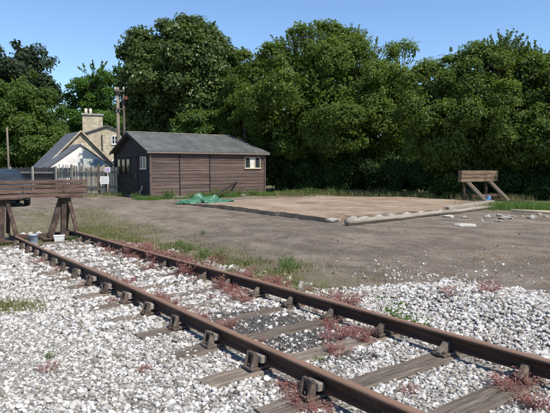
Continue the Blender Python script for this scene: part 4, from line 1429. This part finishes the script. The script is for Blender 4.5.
def tree(name, label, base, blobs, n_leaf, leaf, mat, crad=.5, per=70, trunk_r=.2, seed=0, core=.12, sprigs=0, sprig_len=(.5, 1.3), group=None, cat='tree', shell=(.62, 1.05), hang=0.0, limbs=True, splits=1, aspect=.6):
    r = np.random.default_rng(seed)
    root = empty(name, (base[0], base[1], gz(*base)))
    tag(root, label, cat, group)
    off = np.array([base[0], base[1], gz(*base)])
    pos, nr = crown_points(blobs, n_leaf, crad, per, r, shell, hang)
    ln = leaf * np.clip(r.lognormal(-.03, .3, len(pos)), .5, 1.7); wd = ln * r.uniform(aspect - .1, aspect + .12, len(pos))
    V = [leaf_quads(pos, nr, ln, wd, r)]
    # larger leaves further in close the crown
    if core:
        bl = np.array(blobs, float); nc = int(n_leaf * core * 1.5)
        vol = bl[:, 3] * bl[:, 4] * bl[:, 5]
        bi = r.choice(len(bl), nc, p=vol / vol.sum())
        dr = r.normal(size=(nc, 3)); dr /= np.linalg.norm(dr, axis=1)[:, None]
        p2 = bl[bi, :3] + dr * bl[bi, 3:] * (r.uniform(.1, .66, nc))[:, None]
        p2 = p2[p2[:, 2] > .2]
        n2 = r.normal(size=p2.shape); n2 /= np.linalg.norm(n2, axis=1)[:, None]
        l2 = leaf * 1.7 * r.uniform(.8, 1.3, len(p2))
        V.append(leaf_quads(p2, n2, l2, l2 * .7, r))
    # shoots that stand out of the crown's top
    ST = MB()
    if sprigs:
        bl = np.array(blobs, float)
        cand = bl[np.argsort(-(bl[:, 2] + bl[:, 5]))]
        P_, N_ = [], []
        for k in range(sprigs):
            b_ = cand[min(int(abs(r.normal(0, 2.6))), len(cand) - 1)]
            dd = np.array([r.normal(0, .8), r.normal(0, .6) - .25, 1.0]); dd /= np.linalg.norm(dd)
            s0 = b_[:3] + dd * b_[3:] * .72
            L = r.uniform(*sprig_len); tip = s0 + (dd * .6 + np.array([r.normal(0, .25), r.normal(0, .2), .75])) * L
            ST.tube([s0 - dd * .4, (s0 + tip) / 2 + r.normal(0, .04, 3), tip], [.018, .012, .006], 4, False)
            m_ = int(L * 34)
            u_ = .1 + .9 * r.random(m_) ** .8
            P_.append(s0[None] + (tip - s0)[None] * u_[:, None] + r.normal(0, .085, (m_, 3)) * (1.25 - u_)[:, None])
            nn = r.normal(size=(m_, 3)) + np.array([0, 0, .6]); N_.append(nn / np.linalg.norm(nn, axis=1)[:, None])
        P_ = np.concatenate(P_); N_ = np.concatenate(N_)
        l3 = leaf * r.uniform(.8, 1.25, len(P_))
        V.append(leaf_quads(P_, N_, l3, l3 * aspect, r))
    V = np.concatenate(V) - off
    me = mesh_np('crown', V, quad_tris(len(V) // 4))
    cr_ = link('crown', me, mat, root)
    if limbs:
        bl = np.array(blobs, float)
        m = MB()
        cen = np.average(bl[:, :3], axis=0, weights=bl[:, 3] * bl[:, 5])
        zlo = (bl[:, 2] - bl[:, 5]).min()
        fork = np.array([base[0] * .8 + cen[0] * .2, base[1] * .8 + cen[1] * .2, off[2] + max(.5, (cen[2] - off[2]) * .42)])
        st = [np.array([base[0] + .15 * k, base[1] + .1 * k, off[2] - .2]) for k in range(splits)]
        for k, s in enumerate(st):
            mid = (s + fork) / 2 + r.normal(0, .12, 3) + np.array([.5 * (k - (splits - 1) / 2), 0, 0])
            m.tube([s - off, s * .7 + mid * .3 - off, mid - off, fork - off], [trunk_r * 1.35, trunk_r * 1.05, trunk_r * .9, trunk_r * .7], 9)
        for b_ in bl:
            tip = b_[:3] + np.array([0, 0, b_[5] * .35]) + r.normal(0, .1, 3)
            mid = (fork + tip) / 2 + np.array([r.normal(0, .25), r.normal(0, .25), -.2])
            rb = trunk_r * .55
            m.tube([fork - off, mid - off, tip - off], [rb, rb * .6, rb * .15], 6, False)
            for k in range(4):
                e = b_[:3] + np.clip(r.normal(0, .45, 3), -.62, .62) * b_[3:]
                s0 = mid + (tip - mid) * r.uniform(.2, .8)
                m.tube([s0 - off, (s0 + e) / 2 + r.normal(0, .1, 3) - off, e - off], [rb * .4, rb * .25, rb * .06], 4, False)
        m.build('trunk', MATS['bark'], root, True)
    if ST.v:
        ST.v = [tuple(np.array(p) - off) for p in ST.v]
        o = ST.build('shoots', MATS['bark'], root); o['kind'] = 'stuff'
    return root


def lobes(Y, items, depth=.8):
    """(px, py, rx, ry[, dY]) in the photograph's scale at distance Y -> ellipsoids in metres"""
    s = Y / 535.0; out = []
    for it in items:
        dY = it[4] if len(it) > 4 else 0.0
        y = Y + dY; k = y / 535.0
        out.append(((it[0] - 275) * k, y, CAM_H + (167 - it[1]) * k, it[2] * s, it[2] * s * depth, it[3] * s))
    return out


# the great sycamore behind the shed
tree('sycamore_tree', 'tall dark broad-crowned sycamore rising behind the brown shed', (px(190, 41), 41),
     lobes(41, [(188, 78, 46, 48), (178, 43, 19, 18), (203, 45, 25, 20, -1), (152, 55, 24, 24, -.5), (232, 84, 20, 26, -.5), (140, 86, 17, 24, -1), (163, 104, 30, 28, -2.2), (208, 104, 32, 30, -2.2), (185, 66, 34, 28, -2.6), (185, 140, 46, 24, -.5), (140, 122, 18, 22, -1.5), (165, 44, 18, 16, -.4), (222, 58, 18, 18, -.6), (190, 37, 15, 12), (135, 66, 14, 18), (242, 96, 14, 22), (170, 80, 36, 30, -2.8), (215, 78, 30, 28, -2.2)]),
     98000, .21, LEAF['sycamore'], crad=.62, per=62, trunk_r=.42, seed=1, sprigs=30, sprig_len=(.2, .6), aspect=.8)
# sunlit bushes just behind the shed roof
tree('bright_bush', 'bright green bush peeping over the middle of the shed roof', (px(200, 36.5), 36.5),
     lobes(36.5, [(196, 128, 24, 12), (222, 124, 18, 14), (180, 132, 14, 10)]), 16000, .15, LEAF['lime'], crad=.4, per=60, trunk_r=.08, seed=2, cat='bush', sprigs=14, sprig_len=(.2, .5))
tree('young_willow', 'light green young willow between the sycamore and the big willow', (px(246, 36), 36),
     lobes(36, [(246, 78, 17, 22), (240, 104, 18, 20), (256, 122, 20, 24), (262, 88, 18, 26), (236, 124, 12, 14), (262, 158, 22, 26)]), 34000, .14, LEAF['willow'], crad=.42, per=60, trunk_r=.11, seed=3, sprigs=30, sprig_len=(.3, .8))
# the big willow in the middle
tree('willow_tree', 'huge bushy green willow in the centre, reaching down to the ground', (px(325, 33.5), 33.5),
     lobes(33.5, [(312, 68, 48, 38), (274, 90, 34, 38, -.8), (360, 78, 44, 36, -.4), (326, 96, 58, 46, -1.2), (398, 88, 28, 38, -.5), (290, 122, 38, 32, -.6), (345, 122, 48, 34, -1.0), (388, 118, 34, 36, -.6), (285, 158, 34, 32, 1.3), (330, 160, 40, 32, 1.4), (380, 158, 42, 34, 1.3), (318, 52, 28, 18, .3), (346, 56, 26, 18), (384, 76, 30, 24, .3), (402, 104, 26, 26, .3), (290, 62, 24, 18, .2), (335, 100, 40, 30, 1.5)]),
     125000, .138, LEAF['willow'], crad=.46, per=58, trunk_r=.16, seed=4, sprigs=240, sprig_len=(.25, .8), splits=4)
# the hazel on the right, closer
tree('hazel_tree', 'dense green hazel with loose feathery top behind the small buffer stop', (px(478, 27.5), 27.5),
     lobes(27.5, [(480, 94, 48, 38), (432, 108, 34, 40), (526, 96, 42, 38), (446, 126, 38, 34, -.3), (512, 130, 46, 34, -.5), (484, 118, 44, 36, -.9), (445, 160, 38, 34, 1.2), (485, 162, 38, 32, 1.2), (525, 160, 42, 34, 1.1), (455, 80, 24, 20), (500, 74, 26, 22), (535, 78, 24, 20), (416, 132, 24, 36, .4)]),
     105000, .128, LEAF['hazel'], crad=.4, per=55, trunk_r=.12, seed=5, sprigs=200, sprig_len=(.3, 1.0), splits=4)
tree('hazel_tree', 'green hazel cut off by the right edge of the picture', (px(590, 25.5), 25.5),
     lobes(25.5, [(590, 96, 50, 46), (566, 140, 44, 46), (620, 140, 50, 46), (600, 62, 28, 18)]),
     32000, .135, LEAF['hazel'], crad=.42, per=55, trunk_r=.12, seed=6, sprigs=30, sprig_len=(.5, 1.2), splits=3)
# left side, beyond the cottage
tree('copper_tree', 'tall dark brownish-green tree at the far left skyline', (px(20, 66), 66),
     lobes(66, [(28, 76, 27, 26), (4, 78, 28, 28), (38, 66, 16, 14), (44, 96, 15, 24), (-22, 84, 26, 30), (22, 100, 34, 30), (30, 58, 18, 12), (50, 84, 9, 12)]), 40000, .3, LEAF['copper'], crad=.85, per=60, trunk_r=.4, seed=7, sprigs=16, sprig_len=(.4, 1.0), aspect=.75)
tree('lime_tree', 'mid-green rounded tree in front of the dark tree at the left', (px(30, 54), 54),
     lobes(54, [(30, 100, 22, 26), (16, 120, 30, 28), (44, 128, 20, 26), (-10, 118, 30, 32), (30, 150, 40, 24, -1)]), 46000, .22, LEAF['lime'], crad=.65, per=60, trunk_r=.3, seed=8, sprigs=18, sprig_len=(.3, .9))
tree('leafy_bush', 'broad light green bush low at the left behind the slim post', (px(22, 57), 57),
     lobes(57, [(8, 152, 30, 20), (40, 150, 24, 18), (-20, 156, 24, 20), (62, 158, 18, 18, 2)]), 30000, .22, LEAF['lime'], crad=.6, per=60, trunk_r=.12, seed=9, cat='bush')
tree('ash_tree', 'bright green airy ash tree above the chimney with sky showing through', (px(98, 64), 64),
     lobes(64, [(96, 80, 19, 9), (82, 96, 13, 13), (116, 94, 13, 16), (78, 116, 15, 16), (112, 122, 22, 18), (98, 124, 24, 14), (72, 134, 14, 16), (124, 80, 9, 8), (95, 104, 9, 6)]), 36000, .26, LEAF['ash'], crad=.62, per=55, trunk_r=.24, seed=10, core=.03, sprigs=30, sprig_len=(.4, 1.1))
# darker trees standing behind, closing the gaps near the horizon
back = [(-40, 80, 130, 50, 44), (325, 47, 128, 44, 46), (480, 41, 128, 44, 44), (60, 84, 138, 44, 42), (128, 78, 140, 40, 34), (215, 56, 118, 34, 56), (262, 52, 120, 34, 52), (420, 46, 118, 42, 54), (560, 44, 118, 52, 52), (640, 46, 118, 52, 52)]
blabels = ['dark backdrop tree beyond the left edge of the picture', 'dark backdrop tree hidden behind the big willow', 'dark backdrop tree behind the middle of the hazel', 'dark backdrop tree behind the cottage roof', 'dark backdrop tree behind the utility pole', 'dark backdrop tree between sycamore and young willow', 'dark backdrop tree behind the young willow', 'dark backdrop tree in the dip between willow and hazel', 'dark backdrop tree behind the hazel at the right', 'dark backdrop tree beyond the right edge of the picture']
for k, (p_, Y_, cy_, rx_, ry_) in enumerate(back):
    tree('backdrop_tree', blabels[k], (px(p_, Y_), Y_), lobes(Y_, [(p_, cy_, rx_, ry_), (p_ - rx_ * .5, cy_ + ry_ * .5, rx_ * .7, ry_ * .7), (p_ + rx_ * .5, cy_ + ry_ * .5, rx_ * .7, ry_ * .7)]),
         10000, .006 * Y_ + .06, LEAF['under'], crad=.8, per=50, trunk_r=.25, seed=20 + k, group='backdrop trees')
# undergrowth along the foot of the trees
ug = [(275, 32.6, 172, 16, 22), (300, 32, 178, 18, 16), (324, 31.8, 176, 18, 20), (350, 31.2, 174, 18, 20), (376, 30.6, 176, 18, 22), (402, 29.6, 174, 18, 24), (428, 28.4, 178, 18, 22), (452, 27.2, 178, 20, 24), (476, 26.6, 180, 20, 22), (504, 26.0, 180, 22, 24), (530, 25.0, 184, 22, 24), (556, 24.2, 186, 24, 26), (584, 23.6, 186, 26, 28)]
where = ['nearest the right end of the shed', 'second along from the shed', 'third along from the shed', 'fourth along, under the middle of the willow', 'just right of the middle of the willow', 'under the right side of the willow', 'in the gap between willow and hazel', 'just left of the small buffer stop', 'right behind the small buffer stop', 'just right of the small buffer stop', 'at the right edge behind the pale pipe', 'just beyond the right edge', 'farthest beyond the right edge']
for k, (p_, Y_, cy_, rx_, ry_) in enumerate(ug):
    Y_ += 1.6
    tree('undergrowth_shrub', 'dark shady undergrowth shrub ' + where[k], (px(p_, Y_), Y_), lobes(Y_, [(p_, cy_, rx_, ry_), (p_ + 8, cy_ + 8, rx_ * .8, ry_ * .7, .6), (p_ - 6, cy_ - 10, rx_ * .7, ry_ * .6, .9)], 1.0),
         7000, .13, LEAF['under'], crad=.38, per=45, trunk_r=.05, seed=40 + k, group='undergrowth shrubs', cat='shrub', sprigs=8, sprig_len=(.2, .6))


# ================================================================== WEEDS
def weed_mesh(seed, n_stem, hgt_, spread, leaf, lw=.55, upright=.8, lps=6):
    r = np.random.default_rng(seed)
    P_, N_, v, f = [], [], [], []
    for k in range(n_stem):
        a_ = r.uniform(0, 6.283); rad0 = spread * .35 * math.sqrt(r.random())
        s = np.array([rad0 * math.cos(a_), rad0 * math.sin(a_), -.01])
        a2 = a_ + r.normal(0, .5)
        h = hgt_ * r.uniform(.45, 1.1); out = spread * r.uniform(.2, .75)
        tip = s + np.array([out * math.cos(a2), out * math.sin(a2), h * upright])
        mid = (s + tip) / 2 + np.array([0, 0, h * .12]) + r.normal(0, .012, 3)
        w_ = np.array([-math.sin(a2), math.cos(a2), 0]) * .0022
        i0 = len(v)
        v += [s - w_, s + w_, mid - w_, mid + w_, tip - w_ * .5, tip + w_ * .5]
        f += [(i0, i0 + 1, i0 + 3), (i0, i0 + 3, i0 + 2), (i0 + 2, i0 + 3, i0 + 5), (i0 + 2, i0 + 5, i0 + 4)]
        for q in range(lps):
            u_ = r.uniform(.25, 1.0)
            p_ = (s * (1 - u_) ** 2 + mid * 2 * u_ * (1 - u_) + tip * u_ ** 2) + r.normal(0, leaf * .7, 3)
            nn = r.normal(0, .6, 3) + np.array([0, 0, .8]); P_.append(p_); N_.append(nn / np.linalg.norm(nn))
    P_ = np.array(P_); N_ = np.array(N_)
    l = leaf * r.uniform(.7, 1.4, len(P_))
    lv = leaf_quads(P_, N_, l, l * lw, r)
    lv[:, 2] = np.maximum(lv[:, 2], .002)
    vv = np.concatenate([np.array(v), lv]); ff = np.concatenate([np.array(f), quad_tris(len(P_)) + len(v)])
    return mesh_np('weed', vv, ff)


RED = [weed_mesh(600 + k, 30 + 5 * k, .13 + .02 * k, .16 + .02 * k, .017 + .002 * k, .5, .9, 9) for k in range(5)]
for me in RED: me.materials.append(LEAF['red'])
GRN = [weed_mesh(620 + k, 18, .3, .2, .05, .45, 1.0, 6) for k in range(4)]
for me in GRN: me.materials.append(LEAF['weed'])
rr = random.Random(99)


def put(name, me, x, y, s, label, group, cat='weed', lift=0.0):
    o = bpy.data.objects.new(name, me); COL.objects.link(o)
    o.location = (x, y, gz(x, y) + lift); o.rotation_euler = (0, 0, rr.uniform(0, 6.28)); o.scale = (s * rr.uniform(.85, 1.2), s * rr.uniform(.85, 1.2), s * rr.uniform(.5, 1.0))
    return tag(o, label, cat, group)


# along the far rail, outer side
for k in range(95):
    tt = rr.uniform(4.7, 13.3); dd = D_FAR + abs(rr.gauss(.16, .3)) + .07
    x, y = TD(tt, dd); put('red_weed', RED[k % 5], x, y, rr.uniform(.55, 1.6), 'low reddish weed tuft growing just beyond the far rail', 'red weeds beyond the far rail')
# along the far rail, inner side
for k in range(30):
    tt = rr.choice((3.75, 3.9, 5.6, 6.4, 7.3, 8.2, 9.2, 10.3, 11.5)) + rr.gauss(0, .22); dd = D_FAR - abs(rr.gauss(.05, .16)) - .07
    x, y = TD(tt, dd); put('red_weed', RED[k % 5], x, y, rr.uniform(.55, 1.0), 'low reddish weed tuft on the inner side of the far rail', 'red weeds inside the far rail')
# inner side of the near rail
for k in range(32):
    tt = rr.uniform(4.2, 9.5); dd = D_NEAR + abs(rr.gauss(.06, .2)) + .07
    x, y = TD(tt, dd); put('red_weed', RED[k % 5], x, y, rr.uniform(.5, .95), 'low reddish weed tuft between the rails beside the near rail', 'red weeds inside the near rail')
# at the near rail in the foreground
for k, (tt, dd, s) in enumerate(((3.05, 2.40, 1.0), (2.95, 2.36, .85), (2.85, 2.3, .7), (3.2, 2.42, .7), (2.7, 2.33, .6), (5.2, 2.35, .6), (6.9, 2.3, .7), (8.3, 2.34, .7), (9.9, 2.3, .8), (11.0, 2.25, .9))):
    x, y = TD(tt, dd); put('red_weed', RED[k % 5], x, y, s, 'crimson weed tuft against the outer side of the near rail', 'red weeds outside the near rail')
# isolated tufts on the ballast
iso = [(3.55, 3.25, .8, 'red weed tuft on the dark clinker between the rails'), (2.35, 5.65, .9, 'red weed tuft on the ballast heap near the right edge'), (4.0, 5.5, 1.1, 'red weed tuft on top of the ballast heap'), (3.7, 5.85, .9, 'small red weed tuft behind another on the ballast heap'), (2.15, 3.75, .9, 'rusty red weed tuft at the far rail chair by the right edge'), (1.9, 3.6, .8, 'rusty red weed tuft between the rails at the right edge'), (2.6, 3.1, .6, 'sparse red weed tuft on the near bare sleeper'), (4.9, .55, .55, 'dull brown weed tuft on the gravel left of centre')]
for tt, dd, s, lab in iso:
    x, y = TD(tt, dd); put('red_weed', RED[int(s * 10) % 5], x, y, s, lab, None)
x, y = -1.93, 4.45; put('red_weed', RED[1], x, y, .6, 'flat brownish-red weed on the pale gravel in the left foreground', None)
x, y = -1.1, 4.42; put('red_weed', RED[3], x, y, .45, 'tiny red weed on the gravel below the sleeper end', None)
x, y = -2.05, 4.75; put('green_weed', GRN[2], x, y, .3, 'tiny green weed on the gravel in the left foreground', None)
# green ones
for k, (tt, dd, s, lab) in enumerate(((3.72, 4.22, 1.15, 'leafy green weed standing behind the far rail'), (3.5, 4.26, .8, 'shorter leafy green weed right of another behind the far rail'), (3.05, 4.2, .4, 'small green weed against the far rail towards the right'), (3.5, 3.0, .3, 'small green weed on the clinker by the near rail'), (14.45, 3.78, .9, 'yellow-green weed under the right frame of the left buffer stop'), (14.9, 4.15, .8, 'green weed at the foot of the left buffer stop'))):
    x, y = TD(tt, dd); put('green_weed', GRN[k % 4], x, y, s, lab, None)
for k in range(34):
    tt = rr.uniform(6.2, 13.5); dd = 4.95 + rr.gauss(0, .45)
    if dd < 4.15: continue
    x, y = TD(tt, dd); put('green_weed', GRN[k % 4], x, y, rr.uniform(.4, .85), 'spindly green weed in the verge beyond the far rail', 'green weeds in the verge')
for k in range(26):
    dd = 10.8 + 6.8 * rr.random(); tt = 24.75 + rr.gauss(0, .22)
    x, y = TD(tt, dd); put('green_weed', GRN[k % 4], x, y, rr.uniform(.9, 1.9), 'green weed growing along the foot of the shed wall', 'weeds along the shed wall')
for k in range(10):
    tt = 25.2 + rr.uniform(0, 4.6); dd = 10.0 - abs(rr.gauss(0, .2))
    x, y = TD(tt, dd); put('green_weed', GRN[k % 4], x, y, rr.uniform(.7, 1.5), 'green weed at the foot of the dark shed gable', 'weeds along the shed gable')
for k in range(40):
    u_ = rr.random(); x = 0.3 + 10.5 * u_; y = 29.8 - .5 * max(0, x - 3) + rr.gauss(0, .5)
    put('green_weed', GRN[k % 4], x, y, rr.uniform(.8, 2.0), 'green weed at the sunny foot of the undergrowth', 'weeds before the undergrowth')
for k in range(26):
    x = 8.2 + 3.0 * rr.random(); y = 20.6 + rr.gauss(0, .7) - .3 * (x - 8)
    put('green_weed', GRN[k % 4], x, y, rr.uniform(.6, 1.2), 'green weed in the rough patch before the small buffer stop', 'weeds before the small buffer stop')


# ================================================================== GRASS (uncountable)
def grass(name, label, x, y, hgt_, mat, seed):
    r = np.random.default_rng(seed)
    n = len(x)
    a_ = r.uniform(0, 6.283, n); h = hgt_ * r.uniform(.4, 1.2, n); w_ = .004 + h * .016
    b = np.stack([x, y, ground(x, y) - .005], -1)
    sd_ = np.stack([-np.sin(a_), np.cos(a_), 0 * a_], -1) * w_[:, None]
    ln = np.stack([np.cos(a_), np.sin(a_), 0 * a_], -1) * (h * r.uniform(.1, .6, n))[:, None]
    mid = b + ln * .35 + np.array([0, 0, 1]) * (h * .6)[:, None]
    tip = b + ln + np.array([0, 0, 1]) * h[:, None]
    v = np.stack([b - sd_, b + sd_, mid - sd_ * .7, mid + sd_ * .7, tip], 1).reshape(-1, 3)
    k = (np.arange(n) * 5)[:, None]
    f = np.concatenate([k + np.array([0, 1, 3]), k + np.array([0, 3, 2]), k + np.array([2, 3, 4])], 1).reshape(-1, 3)
    return tag(link(name, mesh_np(name, v, f), mat), label, 'grass', kind='stuff')


r = np.random.default_rng(5)
n = 80000
tt = r.uniform(4.6, 17.5, n); dd = 4.15 + np.abs(r.normal(.55, .65, n))
x = tt * Dv[0] + dd * Nv[0]; y = tt * Dv[1] + dd * Nv[1]
k = r.random(n) < np.clip(fbm(x * 1.5, y * 1.5, 81) * 1.5 + .4, 0, 1) * sstep(4.6, 6.6, tt) * .62
grass('verge_grass', 'thin dry green grass on the verge beyond the far rail', x[k], y[k], .085, LEAF['grass'], 1)
n = 16000
tt = r.uniform(14.2, 21, n); dd = r.uniform(-1, 6.5, n)
x = tt * Dv[0] + dd * Nv[0]; y = tt * Dv[1] + dd * Nv[1]
k = r.random(n) < np.clip(fbm(x * .9, y * .9, 82) * 1.6 + .35, 0, 1) * .7
grass('rough_grass', 'rough grass behind the left buffer stop', x[k], y[k], .11, LEAF['grass'], 2)
n = 2600
x = -3.7 + r.normal(0, .38, n); y = 6.72 + r.normal(0, .17, n)
grass('grass_patch', 'small patch of short grass on the gravel at the left edge', x, y, .06, LEAF['grass'], 3)
n = 16000
tt = 24.55 + r.normal(0, .4, n); dd = r.uniform(9.4, 18.5, n); kk = (tt < 25.15) & (r.random(n) < np.clip(fbm(dd * 1.2, tt, 83) * 2.2 + .3, .02, 1))
grass('shed_grass', 'uneven green grass along the foot of the shed', (tt * Dv[0] + dd * Nv[0])[kk], (tt * Dv[1] + dd * Nv[1])[kk], .2, LEAF['weed'], 4)
n = 20000
x = r.uniform(.0, 13, n); y = 30.2 - .52 * np.clip(x - 3, 0, 20) + r.normal(0, .9, n); kk = r.random(n) < np.clip(fbm(x * .9, y * .9, 84) * 1.6 + .4, 0, 1)
grass('hedge_grass', 'long grass along the foot of the undergrowth', x[kk], y[kk], .32, LEAF['grass'], 5)
n = 6000
x = 9.4 + r.normal(0, .9, n); y = 20.2 + r.normal(0, .55, n)
grass('buffer_grass', 'bright grass patch before the small timber buffer stop', x, y, .26, LEAF['weed'], 6)
n = 7000
x = r.uniform(-16, -8, n); y = r.uniform(27, 33, n); kk = r.random(n) < np.clip(fbm(x * .8, y * .8, 85) * 1.8 + .1, 0, 1)
grass('fence_grass', 'rough grass before the board fence', x[kk], y[kk], .22, LEAF['grass'], 7)
